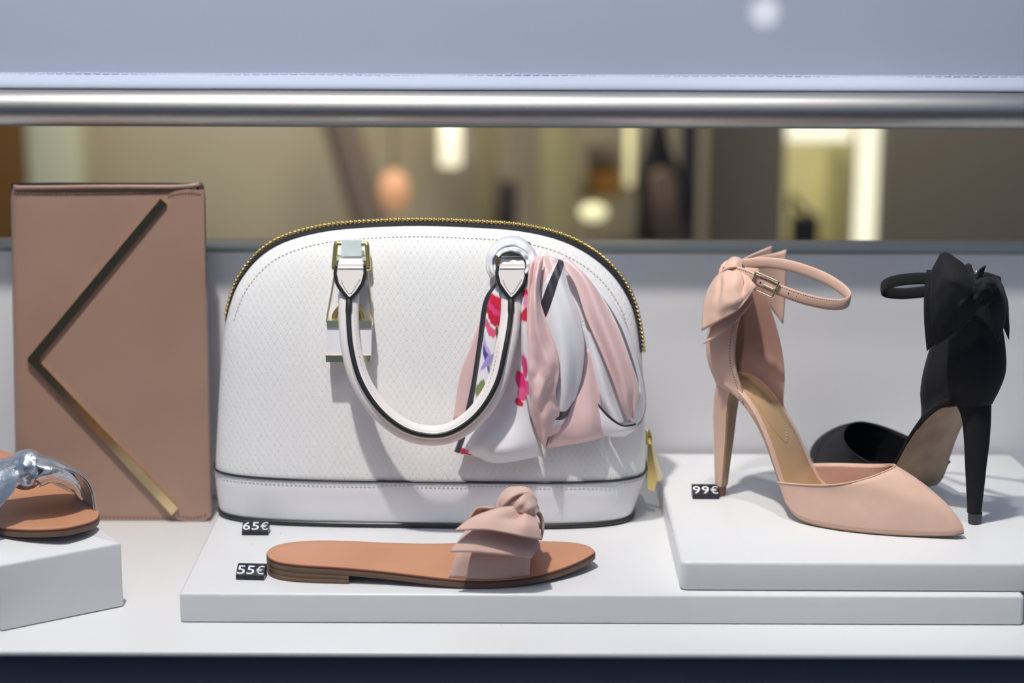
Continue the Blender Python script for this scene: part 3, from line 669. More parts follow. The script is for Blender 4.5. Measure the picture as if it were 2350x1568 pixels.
def strap(root, m, lining, xr, xl, h, skew=.0):
    """band over the foot: xr/xl are (back, front) on the near and the far side"""
    rows = []
    for f in (0, .25, .5, .75, 1):
        row = []
        for k in range(9):
            a_ = math.pi * k / 8; t = k / 8
            xb = xr[0] + (xl[0] - xr[0]) * t; xf = xr[1] + (xl[1] - xr[1]) * t; x = xb + (xf - xb) * f
            yn, yf_ = lerp1(near, x) + .002, lerp1(far, x) - .002
            y = (yn + yf_) / 2 - (yf_ - yn) / 2 * math.copysign(abs(math.cos(a_)) ** .8, math.cos(a_))
            row.append(V((x, y, stop(x) - .001 + h * math.sin(a_) ** .75)))
        rows.append(row)
    o = sheet('strap', rows, m, root, 40, 12, .0016)
    q = [[p + V((0, 0, -.0012)) for p in r] for r in rows]
    q = [[V((p.x, p.y * .965, p.z)) for p in r] for r in q]
    sheet('strap_lining', q, lining, root, 40, 12, .0006)
    return o
xa = ND.atz(1028, 1318, stop(.15)).x; xb = ND.atz(1218, 1300, stop(.2)).x
strap(nude, SUEDE, TAN, (xa, xb - .002), (xa + .046, xb + .006), .036)
yn0 = ND.o.y
def N(u, v, y): return ND.aty(u, v, y)
# bow: far loop, lower wing, upper wing, knot
y0 = ND.o.y
sheet('bow_loop', [[N(1078, 1190, y0 + .012), N(1086, 1176, y0 + .012), N(1100, 1165, y0 + .01), N(1135, 1166, y0 + .005)], [N(1100, 1200, y0 + .03), N(1110, 1185, y0 + .03), N(1125, 1175, y0 + .025), N(1145, 1172, y0 + .016)]], SUEDE, nude, 16, 8, .0014)
sheet('bow_loop', [[N(1226, 1174, y0 - .012), N(1238, 1175, y0 - .010), N(1246, 1192, y0 - .008), N(1247, 1215, y0 - .010), N(1242, 1240, y0 - .014)], [N(1222, 1180, y0 + .006), N(1234, 1182, y0 + .010), N(1242, 1200, y0 + .012), N(1243, 1220, y0 + .012), N(1238, 1240, y0 + .012)]], SUEDE, nude, 16, 8, .0014)
sheet('bow_wing', [[N(1085, 1190, y0 - .036), N(1120, 1190, y0 - .037), N(1180, 1195, y0 - .037), N(1236, 1205, y0 - .033)], [N(1070, 1216, y0 - .043), N(1110, 1218, y0 - .045), N(1175, 1226, y0 - .045), N(1236, 1236, y0 - .040)], [N(1050, 1244, y0 - .050), N(1100, 1244, y0 - .052), N(1170, 1252, y0 - .052), N(1232, 1261, y0 - .048)], [N(1033, 1267, y0 - .055), N(1090, 1268, y0 - .057), N(1160, 1274, y0 - .057), N(1222, 1280, y0 - .053)]], SUEDE, nude, 26, 18, .0015)
sheet('bow_wing', [[N(1150, 1166, y0 - .030), N(1175, 1164, y0 - .034), N(1198, 1168, y0 - .034), N(1212, 1172, y0 - .032), N(1226, 1180, y0 - .028)], [N(1110, 1178, y0 - .042), N(1150, 1178, y0 - .047), N(1185, 1192, y0 - .042), N(1205, 1192, y0 - .046), N(1232, 1197, y0 - .038)],
                  [N(1075, 1194, y0 - .048), N(1125, 1194, y0 - .053), N(1172, 1202, y0 - .053), N(1205, 1208, y0 - .054), N(1237, 1214, y0 - .046)], [N(1044, 1218, y0 - .054), N(1110, 1216, y0 - .058), N(1165, 1224, y0 - .060), N(1202, 1232, y0 - .059), N(1243, 1239, y0 - .050)]], SUEDE, nude, 36, 26, .0015,
      disp=lambda a, b: .0045 * math.exp(-((a - .62) / .10) ** 2 - ((b - .42) / .2) ** 2))
def knot(name, c, ax, ay, az, m, parent, folds=3, amp=.10, tw=1.2, n=28, rough=0):
    vs_ = []
    for i in range(n + 1):
        ph = math.pi * i / n
        for j in range(n):
            th = 2 * math.pi * j / n
            r = 1 + amp * math.sin(folds * th + tw * ph * 2 + 1.3 * math.sin(3 * ph)) * math.sin(ph)
            if rough: r += rough * noise.noise((3 * math.cos(th) * math.sin(ph), 3 * math.sin(th) * math.sin(ph), 3 * math.cos(ph)))
            vs_.append(V(c) + V(ax) * (math.sin(ph) * math.cos(th) * r) + V(ay) * (math.sin(ph) * math.sin(th) * r) + V(az) * (math.cos(ph)))
    return mesh(name, vs_, gridfaces(n + 1, n, True), m, parent)
kc = N(1192, 1158, y0 - .016)
knot('bow_knot', kc, (.0115, 0, -.006), (0, .017, 0), (.007, -.004, .0135), SUEDE, nude, 5, .05, .8)
# folded band over the knot
sheet('bow_band', [[N(1150, 1176, y0 - .020), N(1140, 1168, y0 - .010), N(1142, 1150, y0 + .004)], [N(1160, 1158, y0 - .030), N(1150, 1142, y0 - .018), N(1155, 1130, y0 + .004)], [N(1180, 1140, y0 - .032), N(1172, 1122, y0 - .016), N(1172, 1120, y0 + .008)], [N(1208, 1132, y0 - .028), N(1200, 1124, y0 - .012), N(1198, 1124, y0 + .010)], [N(1224, 1146, y0 - .022), N(1222, 1138, y0 - .006), N(1215, 1138, y0 + .012)]], SUEDE, nude, 14, 24, .0018)
sheet('bow_band', [[N(1176, 1172, y0 - .036), N(1188, 1150, y0 - .036), N(1206, 1131, y0 - .027)], [N(1192, 1176, y0 - .038), N(1206, 1158, y0 - .038), N(1220, 1142, y0 - .026)], [N(1210, 1182, y0 - .037), N(1222, 1168, y0 - .035), N(1231, 1155, y0 - .022)], [N(1222, 1186, y0 - .033), N(1230, 1178, y0 - .030), N(1236, 1168, y0 - .016)]], SUEDE, nude, 16, 26, .0018, disp=lambda a, b: -.0011 * math.sin(b * 14) * math.sin(math.pi * a))

# silver sandal on the block
tp = onz(150, 1225, ZB + .008)
SV = Frame((0, 0, ZB + .0003), math.radians(-58))
ctr = onz(90, 1178, ZB + .009)                  # under the knot
off = SV.m.to_3x3() @ V((.195, 0, 0))
SV = Frame((ctr.x - off.x, ctr.y - off.y, ZB + .0003), math.radians(-58))
silver = empty('slide_sandal', SV, 'flat slide sandal with silver metallic knotted strap on the turned white block', 'sandal')
slide_base(silver)
strap(silver, SILVER, SILVER, (.150, .205), (.165, .212), .040)
kc = SV.i @ ony(62, 1078, ctr.y - .01)
knot('strap_knot', kc, (.017, 0, 0), (0, .0135, -.002), (0, .004, .0155), SILVER, silver, 8, .07, .5, n=44, rough=.16)
W_ = lambda u, v, y: SV.aty(u, v, y)
yk = ctr.y
sheet('bow_wing', [[W_(45, 1060, yk - .012), W_(40, 1075, yk - .022), W_(50, 1098, yk - .024)], [W_(10, 1062, yk - .014), W_(5, 1090, yk - .034), W_(30, 1130, yk - .036)], [W_(-40, 1080, yk - .020), W_(-30, 1130, yk - .046), W_(5, 1165, yk - .046)], [W_(-80, 1110, yk - .024), W_(-70, 1170, yk - .052), W_(-20, 1196, yk - .052)]], SILVER, silver, 30, 26, .0016, disp=lambda a, b: .003 * math.sin(9 * a + 2 * b) + .0022 * noise.noise((5 * a, 6 * b, 0)))
sheet('bow_wing', [[W_(80, 1050, yk - .012), W_(92, 1080, yk - .024), W_(84, 1120, yk - .020)], [W_(115, 1056, yk - .006), W_(124, 1080, yk - .020), W_(120, 1108, yk - .018)], [W_(150, 1076, yk + .002), W_(156, 1093, yk - .010), W_(150, 1112, yk - .010)], [W_(181, 1110, yk + .010), W_(180, 1120, yk + .002), W_(171, 1126, yk)], [W_(193, 1150, yk + .014), W_(190, 1150, yk + .010), W_(184, 1144, yk + .008)]], SILVER, silver, 26, 24, .0016,
      disp=lambda a, b: .0026 * math.sin(15 * a + 4 * b) * (1 - .6 * b))

# ------------------------------------------------------------------ pumps
SOLEZ = [(-.02, .0985), (0, .0975), (.012, .0955), (.0227, .0915), (.033, .0830), (.043, .0715), (.0565, .0490), (.066, .0285), (.074, .0130), (.081, .0060), (.090, .0022), (.105, .0008), (.13, .0005), (.18, .0008), (.205, .0025), (.214, .0045)]
SW = [(-.0055, .0), (-.0050, .0045), (-.003, .0085), (.001, .0122), (.006, .0155), (.014, .0195), (.025, .0225), (.045, .0255), (.06, .0290), (.075, .0330), (.09, .0360), (.105, .0370), (.125, .0355), (.145, .0310), (.165, .0240), (.185, .0150), (.200, .0085), (.208, .0050), (.2125, .0)]
def pz(x): return smooth1(SOLEZ, x)
def pw(x): return max(lerp1(SW, x), 0)
PXS = [-.0055 + (.2125 + .0055) * (.5 - .5 * math.cos(math.pi * i / 48)) for i in range(49)]
def pouter(i0=None): return [(x, pw(x)) for x in PXS]
def loft_sole(name, dz0, dz1, inset, m, parent, x0=-1, x1=1):
    vs_, n = [], 8; xs = [x for x in PXS if x0 <= x <= x1]
    for x in xs:
        w_ = max(pw(x) - inset, .0002); a, b = pz(x) + dz0, pz(x) + dz1; e = min(.0012, abs(b - a) / 3, w_ / 2)
        for y, z in ((-w_ + e, a), (w_ - e, a), (w_, a + e), (w_, b - e), (w_ - e, b), (0, b - .0006), (-w_ + e, b), (-w_, b - e)): vs_.append((x, y, z))
    f = gridfaces(len(xs), n, True) + [tuple(range(n))[::-1], tuple((len(xs) - 1) * n + j for j in range(n))]
    return mesh(name, vs_, f, m, parent, autos=60)
def bez(a, b, c, d_, t): return a * (1 - t) ** 3 + b * 3 * t * (1 - t) ** 2 + c * 3 * t * t * (1 - t) + d_ * t ** 3
def pump(frame, label, MU, MLIN, MIN, MOUT, MTIP, MBUCK, thr):
    r = empty('high_heel_pump', frame, label, 'shoe')
    loft_sole('outsole', 0, .0022, .0006, MOUT, r, .014)
    loft_sole('shank', .0020, .0085, 0, MU, r, -1, .185)
    loft_sole('insole', .0080, .0094, .0058, MIN, r, -1, .18)
    # stitched heel pad outline
    pd = [V((x, y, pz(x) + .0097)) for x, y in [(.004, -.013), (.02, -.016), (.036, -.016), (.050, -.012), (.058, .000), (.050, .012), (.036, .017), (.02, .017), (.004, .014)]]
    dashes('pad_stitching', pd, MOUT, r, 60, .6, .0003, (0, 0, 1))
    # heel: loft of ovals from the seat to the tip
    hv = []; sec = [(.1000, .0160, .0200, .0150), (.0950, .0125, .0180, .0130), (.0900, .0100, .0166, .0116), (.0830, .0083, .0158, .0106), (.0680, .0070, .0152, .0090), (.0500, .0060, .0132, .0076), (.0300, .0042, .0106, .0064), (.0150, .0030, .0086, .0056), (.0085, .0026, .0078, .0052)]
    for z, xf, dp, hw in sec:                    # D section: flat breast in front, round back
        for j in range(25):
            th = math.pi * j / 24
            x = xf - dp * math.sin(th) ** .8; hv.append((x, hw * math.copysign(abs(math.cos(th)) ** .7, math.cos(th)), min(z, pz(x) + .003)))
    mesh('heel', hv, gridfaces(len(sec), 25, True), MU, r, autos=50)
    bv = []
    for z, xf, dp, hw in sec[1:]:
        for y in (-.93, 0, .93): bv.append((xf + .0005, hw * y, min(z, pz(xf) + .001)))
    o = mesh('heel_breast', bv, gridfaces(len(sec) - 1, 3), MOUT, r); solid(o, .0008)
    tv_ = []
    for z, q in ((.0088, 1.06), (.0075, 1.08), (.0008, 1.0), (0, .9)):
        for j in range(24):
            a_ = 2 * math.pi * j / 24; c, s = math.cos(a_), math.sin(a_)
            tv_.append((-.0013 + .0041 * q * (c if c < 0 else math.copysign(abs(c) ** .4, c)), .0054 * q * math.copysign(abs(s) ** .8, s), z))
    mesh('heel_tip', tv_, gridfaces(4, 24, True) + [tuple(range(72, 96))], MTIP, r, autos=50)
    # vamp: from the sole edge up to the topline
    path = [(x, -pw(x)) for x in PXS if x > .066] + [(x, pw(x)) for x in PXS[::-1] if x > .066][1:]
    n = len(path); pa = curve([V((a, b, 0)) for a, b in path], 65)
    half = [(.0660, .0318, .0300), (.0800, .0352, .0318), (.0936, .0366, .0336), (.1080, .0362, .0356), (.1220, .0335, .0382), (.1370, .0262, .0426), (.1480, .0130, .0470)]
    tl = [V((x, -y, z)) for x, y, z in half] + [V((.1515, 0, .0486))] + [V((x, y, z)) for x, y, z in half[::-1]]
    TL = curve(tl, 65); vs_, uv = [], []
    for k in range(15):
        t = k / 14
        for j in range(65):
            p0 = V((pa[j].x, pa[j].y * 1.0, pz(pa[j].x) + .0015)); p3 = TL[j]
            m_ = 1 - abs(j / 32 - 1)                    # 0 at the ends, 1 at the toe
            o_ = V((pa[j].x - .13, pa[j].y, 0)); o_ = o_.normalized() if o_.length else o_
            rise = min(.012 + .012 * (1 - m_) ** .5, max(p3.z - p0.z, .001) * .8)
            p1 = p0 + V((0, 0, rise * .9)) + o_ * .0012
            p2 = p3 + (p0 - p3) * .40; p2.z = p3.z - (p3.z - p0.z) * (.12 + .3 * (1 - m_))
            vs_.append(bez(p0, p1, p2, p3, t))
    o = mesh('vamp', vs_, gridfaces(15, 65), MU, r); solid(o, .0014, -1)
    li = [v - V(((v.x - .14) * .03, v.y * .05, .0022)) for v in vs_[65 * 3:]]
    mesh('vamp_lining', li, gridfaces(12, 65), MLIN, r)
    tube('vamp_topline', [TL[i] for i in range(0, 65, 4)], .0007, MU, r, n=6, m=64)
    # heel counter
    # level: front edge on the outer and inner side, back, half width
    lv = [(0, .0300, .0440, -.0052, .0150), (.12, .0255, .0440, -.0098, .0212), (.28, .0215, .0430, -.0132, .0246), (.5, .0205, .0380, -.0118, .0224), (.75, .0240, .0290, -.0080, .0180), (1, .0310, .0200, -.0050, .0158)]
    vs_ = []; nc, nr = 41, 22
    for k in range(nr):
        t = k / (nr - 1); xr_, xl_, xb_, w_ = [smooth1([(q[0], q[i]) for q in lv], t) for i in (1, 2, 3, 4)]
        for j in range(nc):
            s = 2 * j / (nc - 1) - 1; th = s * math.pi / 2; xf = xr_ if s < 0 else xl_
            wf = w_ + (pw(xf) - w_) * max(0, 1 - t * 8) * abs(s)
            x = xf - (xf - xb_) * max(math.cos(th), 0) ** .85; y = wf * math.copysign(abs(math.sin(th)) ** .75, s)
            zb_ = pz(x) + .001; vs_.append(V((x, y, zb_ + (.1940 - zb_) * t)))
    o = mesh('counter', vs_, gridfaces(nr, nc), MU, r); solid(o, .0015)
    li = [V((v.x + .0013 * (1 if v.x < 0 else .3), v.y * .955, v.z)) for v in vs_]
    mesh('counter_lining', li, gridfaces(nr, nc), MLIN, r)
    for j in (1, nc - 2):
        dashes('counter_stitching', [vs_[k * nc + j] + V((0, -.001 if j == 1 else .001, 0)) for k in range(nr)], thr, r, 44, .5, .00035, (0, -1 if j == 1 else 1, 0))
    # ankle strap
    lp = [V(p) for p in [(.004, -.0165, .1950), (.0211, -.0186, .1955), (.0334, -.0192, .1925), (.0453, -.0178, .1882), (.058, -.0135, .1830), (.0741, -.006, .1774), (.0900, .0045, .1735), (.0985, .014, .1735), (.0990, .0220, .1768), (.0915, .0275, .1815), (.0761, .031, .188), (.056, .032, .1935), (.0371, .030, .1968), (.0196, .025, .1975), (.004, .0170, .1955)]]
    so = tube('ankle_strap', lp, .0012, MU, r, n=12, m=130, ry=.0047, up=(.10, 0, 1))
    for dz in (-.0032, .0032):
        dashes('strap_stitching', [p + V((.1 * dz, 0, dz)) + V((0, -.0011, 0)) for p in lp[:9]], thr, r, 60, .6, .0003, (0, -1, 0))
    # buckle
    cB = lp[3] - V((.002, 0, 0)); tX = (lp[4] - lp[2]).normalized(); tZ = V((.1, 0, 1)); tZ = (tZ - tX * tZ.dot(tX)).normalized(); tY = V((0, -.0024, 0))
    bk = bar('buckle', [cB + tX * a_ + tZ * b_ + tY for a_, b_ in ((-.0100, -.0070), (.0100, -.0070), (.0100, .0070), (-.0100, .0070))], .0010, MBUCK, r, n=8, closed=True)
    tube('buckle_prong', [cB + tX * -.001 + tY, cB + tX * .004 + tY * 1.2, cB + tX * .009 + tY * 1.3], .0008, MBUCK, bk, n=8, m=10)
    for e in (-.004, .014, .021):
        knot('strap_hole', lp[4].lerp(lp[5], (e - .010) / .02) + V((0, -.0012, 0)) if e > 0 else cB - tX * .004 + V((0, -.0012, 0)), (.0009, 0, 0), (0, .0003, 0), (0, 0, .0009), EDGE, r, 3, 0, n=8)
    return r
hp_, tp_ = onz(1655, 1137, Z2), onz(2208, 1238, Z2)
hd = math.atan2(tp_.y - hp_.y, tp_.x - hp_.x)
PK = Frame((hp_.x, hp_.y, Z2 + .0003), hd)
PTHR = mat('mauve_thread', (120, 92, 96), .8)
pink = pump(PK, 'nude pink suede high heel with ankle strap, gold buckle and bow', PINKSUEDE, PINKLIN, INSOLE, OUTSOLE, BROWNTIP, PALEGOLD, PTHR)
bh = onz(2235, 1201, Z2)
BK = Frame((bh.x, bh.y, Z2 + .0003), math.radians(119))
black = pump(BK, 'black suede high heel with bow, seen from behind beside the pink one', BLACKSUEDE, BLACKLEA, BLACKLEA, OUTSOLE, GREYTIP, PALEGOLD, mat('black_thread', (50, 50, 54), .8))
# pink bow
A = lambda u, v, y: PK.aty(u, v, y)
yb = PK.o.y
sheet('bow_wing', [[A(1700, 690, yb - .030), A(1680, 710, yb - .034), A(1655, 735, yb - .036), A(1635, 750, yb - .030)], [A(1722, 690, yb - .034), A(1690, 730, yb - .037), A(1655, 758, yb - .038), A(1625, 775, yb - .030)], [A(1728, 690, yb - .035), A(1692, 735, yb - .038), A(1655, 765, yb - .038), A(1615, 790, yb - .030)]], PINKSUEDE, pink, 20, 12, .0013)
sheet('bow_wing', [[A(1698, 612, yb - .020), A(1686, 606, yb - .014), A(1672, 612, yb - .008), A(1660, 622, yb + .004)], [A(1716, 634, yb - .032), A(1690, 640, yb - .038), A(1655, 640, yb - .032), A(1636, 646, yb - .008)], [A(1728, 648, yb - .038), A(1695, 680, yb - .048), A(1650, 690, yb - .044), A(1617, 690, yb - .016)], [A(1735, 656, yb - .040), A(1700, 706, yb - .048), A(1655, 735, yb - .046), A(1611, 759, yb - .030)]], PINKSUEDE, pink, 34, 30, .0013,
      disp=lambda a, b: .0065 * math.exp(-((a - .20 - .1 * b) / .06) ** 2 - ((b - .42) / .26) ** 2) + .006 * math.exp(-((a - .70) / .07) ** 2 - ((b - .5) / .22) ** 2) + .003 * math.exp(-((a - .45) / .05) ** 2 - ((b - .2) / .2) ** 2) + .0012 * noise.noise((6 * a, 6 * b, 2)))
sheet('bow_wing', [[A(1690, 606, yb + .010), A(1692, 616, yb + .012), A(1694, 630, yb + .012)], [A(1735, 590, yb + .034), A(1740, 625, yb + .036), A(1742, 670, yb + .034)], [A(1775, 582, yb + .046), A(1778, 640, yb + .046), A(1775, 715, yb + .044)], [A(1804, 573, yb + .048), A(1803, 660, yb + .048), A(1797, 744, yb + .046)]], PINKSUEDE, pink, 20, 20, .0013)
sheet('bow_wing', [[A(1690, 602, yb + .014), A(1692, 612, yb + .016), A(1694, 626, yb + .018)], [A(1730, 582, yb + .044), A(1734, 615, yb + .046), A(1736, 650, yb + .044)], [A(1770, 565, yb + .060), A(1774, 600, yb + .060), A(1776, 640, yb + .058)]], PINKSUEDE, pink, 16, 16, .0013)
knot('bow_knot', A(1682, 618, yb - .006), (.008, .002, 0), (0, .012, .003), (-.004, 0, .0065), PINKSUEDE, pink, 5, .06, .6)
sheet('bow_band', [[A(1652, 640, yb - .012), A(1662, 622, yb - .020), A(1684, 614, yb - .026), A(1702, 620, yb - .022)], [A(1658, 622, yb - .006), A(1670, 604, yb - .014), A(1688, 598, yb - .018), A(1704, 604, yb - .014)], [A(1668, 604, yb + .006), A(1680, 592, yb + .002), A(1694, 592, yb - .002), A(1706, 600, yb - .002)]], PINKSUEDE, pink, 18, 14, .0015)
# black bow
A = lambda u, v, y: BK.aty(u, v, y)
yb = BK.o.y
sheet('bow_wing', [[A(2240, 652, yb - .022), A(2243, 668, yb - .024), A(2245, 685, yb - .024), A(2246, 700, yb - .022)], [A(2180, 625, yb - .024), A(2185, 660, yb - .026), A(2188, 710, yb - .026), A(2190, 750, yb - .024)], [A(2127, 619, yb - .014), A(2121, 680, yb - .018), A(2121, 740, yb - .018), A(2127, 806, yb - .014)]], BLACKSUEDE, black, 20, 16, .0013)
sheet('bow_wing', [[A(2238, 642, yb - .024), A(2243, 662, yb - .030), A(2246, 682, yb - .030), A(2246, 706, yb - .026)], [A(2206, 603, yb - .024), A(2210, 650, yb - .036), A(2212, 700, yb - .036), A(2212, 748, yb - .028)], [A(2166, 580, yb - .018), A(2170, 650, yb - .034), A(2170, 720, yb - .034), A(2174, 776, yb - .026)], [A(2141, 616, yb - .018), A(2136, 680, yb - .026), A(2138, 745, yb - .026), A(2147, 794, yb - .020)]], BLACKSUEDE, black, 34, 30, .0013,
      disp=lambda a, b: .008 * math.exp(-((a - .68) / .07) ** 2 - ((b - .22) / .14) ** 2) + .004 * math.exp(-((a - .3) / .08) ** 2 - ((b - .35) / .3) ** 2) + .002 * noise.noise((5 * a, 5 * b, 4)))
knot('bow_knot', A(2257, 672, yb - .030), (.0075, .002, .002), (0, .010, 0), (-.004, 0, .0125), BLACKSUEDE, black, 5, .16, 1.4, rough=.3)
sheet('bow_wing', [[A(2266, 640, yb - .026), A(2272, 660, yb - .034), A(2270, 690, yb - .030)], [A(2284, 636, yb - .020), A(2296, 680, yb - .032), A(2272, 725, yb - .028)], [A(2300, 655, yb - .012), A(2306, 715, yb - .022), A(2277, 755, yb - .022)], [A(2310, 690, yb - .004), A(2304, 742, yb - .014), A(2290, 786, yb - .016)]], BLACKSUEDE, black, 18, 22, .0013)
sheet('bow_wing', [[A(2272, 645, yb - .018), A(2278, 660, yb - .022), A(2280, 680, yb - .020)], [A(2296, 655, yb - .006), A(2300, 685, yb - .014), A(2296, 720, yb - .012)], [A(2311, 690, yb + .002), A(2310, 720, yb - .006), A(2302, 748, yb - .004)], [A(2314, 735, yb + .004), A(2315, 755, yb), A(2315, 779, yb + .002)]], BLACKSUEDE, black, 18, 22, .0013)
sheet('bow_loop', [[A(2240, 640, yb - .008), A(2246, 622, yb - .004), A(2262, 610, yb + .002)], [A(2252, 642, yb - .002), A(2256, 626, yb + .004), A(2258, 618, yb + .010)]], BLACKSUEDE, black, 10, 8, .0013)
tube('bow_loop', [A(2236, 652, yb - .014), A(2230, 634, yb - .006), A(2222, 612, yb), A(2228, 630, yb + .004)], .0028, BLACKSUEDE, black, n=8, m=20)

# ------------------------------------------------------------------ price tags
def glyph(ch, m, parent, mtx, w_, h_):
    cu = bpy.data.curves.new('digit', 'FONT'); cu.body = ch; cu.extrude = .006; cu.resolution_u = 4; cu.offset = .004 if ch != '€' else -.004
    t = bpy.data.objects.new('tmp', cu); COL.objects.link(t)
    dg = bpy.context.evaluated_depsgraph_get(); me = bpy.data.meshes.new_from_object(t.evaluated_get(dg)); bpy.data.objects.remove(t)
    xs = [v.co.x for v in me.vertices]; ys = [v.co.y for v in me.vertices]
    sx, sy = w_ / (max(xs) - min(xs)), h_ / (max(ys) - min(ys)); mx_, my_ = (max(xs) + min(xs)) / 2, (max(ys) + min(ys)) / 2
    for v in me.vertices: v.co = mtx @ V(((v.co.x - mx_) * sx, (v.co.y - my_) * sy, v.co.z * .02))
    me.materials.clear(); me.materials.append(m); me.name = 'digit'
    o = bpy.data.objects.new('digit', me); COL.objects.link(o); return reg(o, parent)
def price(text, uL, uR, vb, z, rot, label):
    p = onz(uL, vb, z); q = onz(uR, vb, z); wdt = (q - p).length; bw = wdt / 3
    fr_ = Frame((p.x, p.y, z + .0002), rot); r = empty('price_tag', fr_, label, 'price tag', 'price tags made of black letter blocks')
    k = bw / .0077
    pr = [(0, 0), (0, .0040 * k), (.0085 * k, .0098 * k), (.0125 * k, .0098 * k), (.0125 * k, 0)]
    for i, ch in enumerate(text):
        x0, x1 = i * bw + .00012, (i + 1) * bw - .00012
        b_ = prism('letter_block', [(V((x0, y, zz)), V((x1, y, zz))) for y, zz in pr], TAGM, r, bev=.0003, seg=1)
        c0, c1 = V(((x0 + x1) / 2, 0, .0040 * k)), V(((x0 + x1) / 2, .0085 * k, .0098 * k)); up_ = (c1 - c0).normalized(); nn = V((1, 0, 0)).cross(up_)
        mt = Matrix((V((1, 0, 0)), up_, nn)).transposed().to_4x4(); mt.translation = (c0 + c1) / 2 + nn * .00012
        glyph(ch, TAGTXT, b_, mt, bw * (.80 if ch != '€' else .86), (c1 - c0).length * .80)
price('65€', 555, 616, 1229, Z1, 0, 'black 65€ price tag against the base of the white handbag')
price('55€', 541, 607, 1331, Z1, math.radians(-4), 'black 55€ price tag at the heel of the tan sandal')
price('99€', 1589, 1650, 1146, Z2, 0, 'black 99€ price tag at the heel of the pink shoe')

# ------------------------------------------------------------------ shop interior, far behind
BS = 1.6                                         # the shop goes on well behind the window
def bgp(u, v, y): return ony(u, v, y * BS)
def slab(name, u0_, u1_, v0, v1, y, th, m, label, cat, kind=None, bev=.01, z0=None):
    a, b = bgp(u0_, v1, y), bgp(u1_, v0, y)
    return box(name, (a.x, y * BS, a.z if z0 is None else z0), (b.x, (y + th) * BS, b.z), m, None, bev=bev, seg=2, label=label, cat=cat, kind=kind)
BEIGE = mat('beige_wall', (202, 192, 168), .8, noise_col=((186, 172, 142), .8, 1)); DTAUPE = mat('dark_taupe_wall', (142, 128, 112), .7)
YW = 5.2 * BS + .3; fl = -.95
wl = box('wall_back', (-9, YW, fl), (9, YW + .1, 2.6), BEIGE, kind='structure')
slab('wardrobe', -260, 30, -200, 560, 5.0, .15, mat('brown_wood', (120, 84, 36), .6), 'blurred brown wooden cabinet far behind the clutch at the left edge', 'cabinet', z0=fl)
slab('pillar', 72, 150, -300, 560, 5.0, .15, mat('pale_green_white', (222, 222, 190), .6), 'pale narrow pillar in the shop behind the clutch', 'pillar', z0=fl)
p0, p1 = bgp(770, 250, 4.9), bgp(875, 600, 4.9)
tube('leaning_pole', [p0 + (p0 - p1) * .6, p0, p1, p1 + (p1 - p0) * 1.6], .072, mat('mauve_grey_metal', (130, 115, 105), .6), None, n=14, m=12, label='blurred taupe pole leaning in the shop above the handbag zip', cat='pole')
cen = bgp(905, 440, 4.6)
lamp = empty('pendant_lamp', Frame(cen), 'round copper pendant lamp blurred behind the handbag', 'lamp')
knot('globe', (0, 0, 0), (.062, 0, 0), (0, .06, 0), (0, 0, .085), mat('copper_glow', (236, 176, 130), .4, emit=.35), lamp, 3, 0)
tube('cord', [(0, 0, .05), (0, 0, .8), (0, 0, 1.9)], .004, TAPE, lamp, n=6, m=6)
def light_tube(u0_, u1_, v1, y, e, label, name='light_tube', top=-260, rgb=(255, 246, 214)):
    a, b = bgp(u0_, v1, y), bgp(u1_, top, y); r = (b.x - a.x) / 2
    t = empty(name, Frame(((a.x + b.x) / 2, y * BS, a.z)), label, 'lamp')
    tube('tube', [(0, 0, 0), (0, 0, (b.z - a.z) / 2), (0, 0, b.z - a.z)], r, mat(name + '_glow', rgb, .5, emit=e), t, n=16, m=8)
    tube('ceiling_mount', [(0, 0, b.z - a.z), (0, 0, b.z - a.z + .03), (0, 0, b.z - a.z + .06)], r * 1.05, TAPE, t, n=16, m=4)
light_tube(1008, 1058, 380, 4.7, 1.1, 'cream lit tube hanging behind the handbag zip')
light_tube(1434, 1466, 425, 4.5, .75, 'narrow yellowish lit tube beside the blurred black shoe', rgb=(246, 236, 180))
slab('pillar', 1090, 1140, -300, 560, 4.95, .12, mat('olive_beige', (170, 158, 122), .7), 'narrow olive beige pillar behind the handbag zip', 'pillar', z0=fl)
slab('pillar', 1242, 1322, -300, 560, 4.8, .12, mat('olive_beige_2', (178, 170, 128), .7), 'wide olive beige pillar above the right of the handbag', 'pillar', z0=fl)
a0_, a1_ = bgp(1100, 380, 5.05), bgp(1200, 560, 5.05)
tube('leaning_pole', [a0_ + (a0_ - a1_) * 1.5, a0_, a1_, a1_ + (a1_ - a0_) * .8], .056, mat('pale_grey_metal', (196, 186, 170), .6), None, n=14, m=12, label='pale grey pole leaning before the dark doorway in the shop', cat='pole')
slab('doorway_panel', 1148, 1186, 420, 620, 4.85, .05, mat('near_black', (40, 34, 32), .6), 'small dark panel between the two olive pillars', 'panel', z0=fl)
slab('storage_box', 1352, 1428, 395, 450, 4.9, .2, mat('amber_wood', (150, 104, 44), .6), 'amber brown wooden box on the shop shelf', 'box')
slab('wall_shelf', 1335, 1436, 450, 458, 4.88, .3, mat('olive_shelf', (140, 132, 90), .6), 'olive shelf board holding the amber box', 'shelf')
slab('storage_box', 1350, 1425, 352, 376, 4.9, .2, mat('grey_brown', (110, 100, 84), .6), 'grey brown board above the amber box', 'board')
g = bgp(1362, 488, 4.5)
gl = empty('table_lamp', Frame(g), 'yellow glowing shade low behind the handbag corner', 'lamp')
knot('shade', (0, 0, 0), (.054, 0, 0), (0, .05, 0), (0, 0, .034), mat('yellow_glow', (246, 240, 190), .5, emit=.8), gl, 3, 0)
tube('stand', [(0, 0, -.02), (0, 0, -.3), (0, 0, fl - g.z)], .006, TAPE, gl, n=8, m=6)
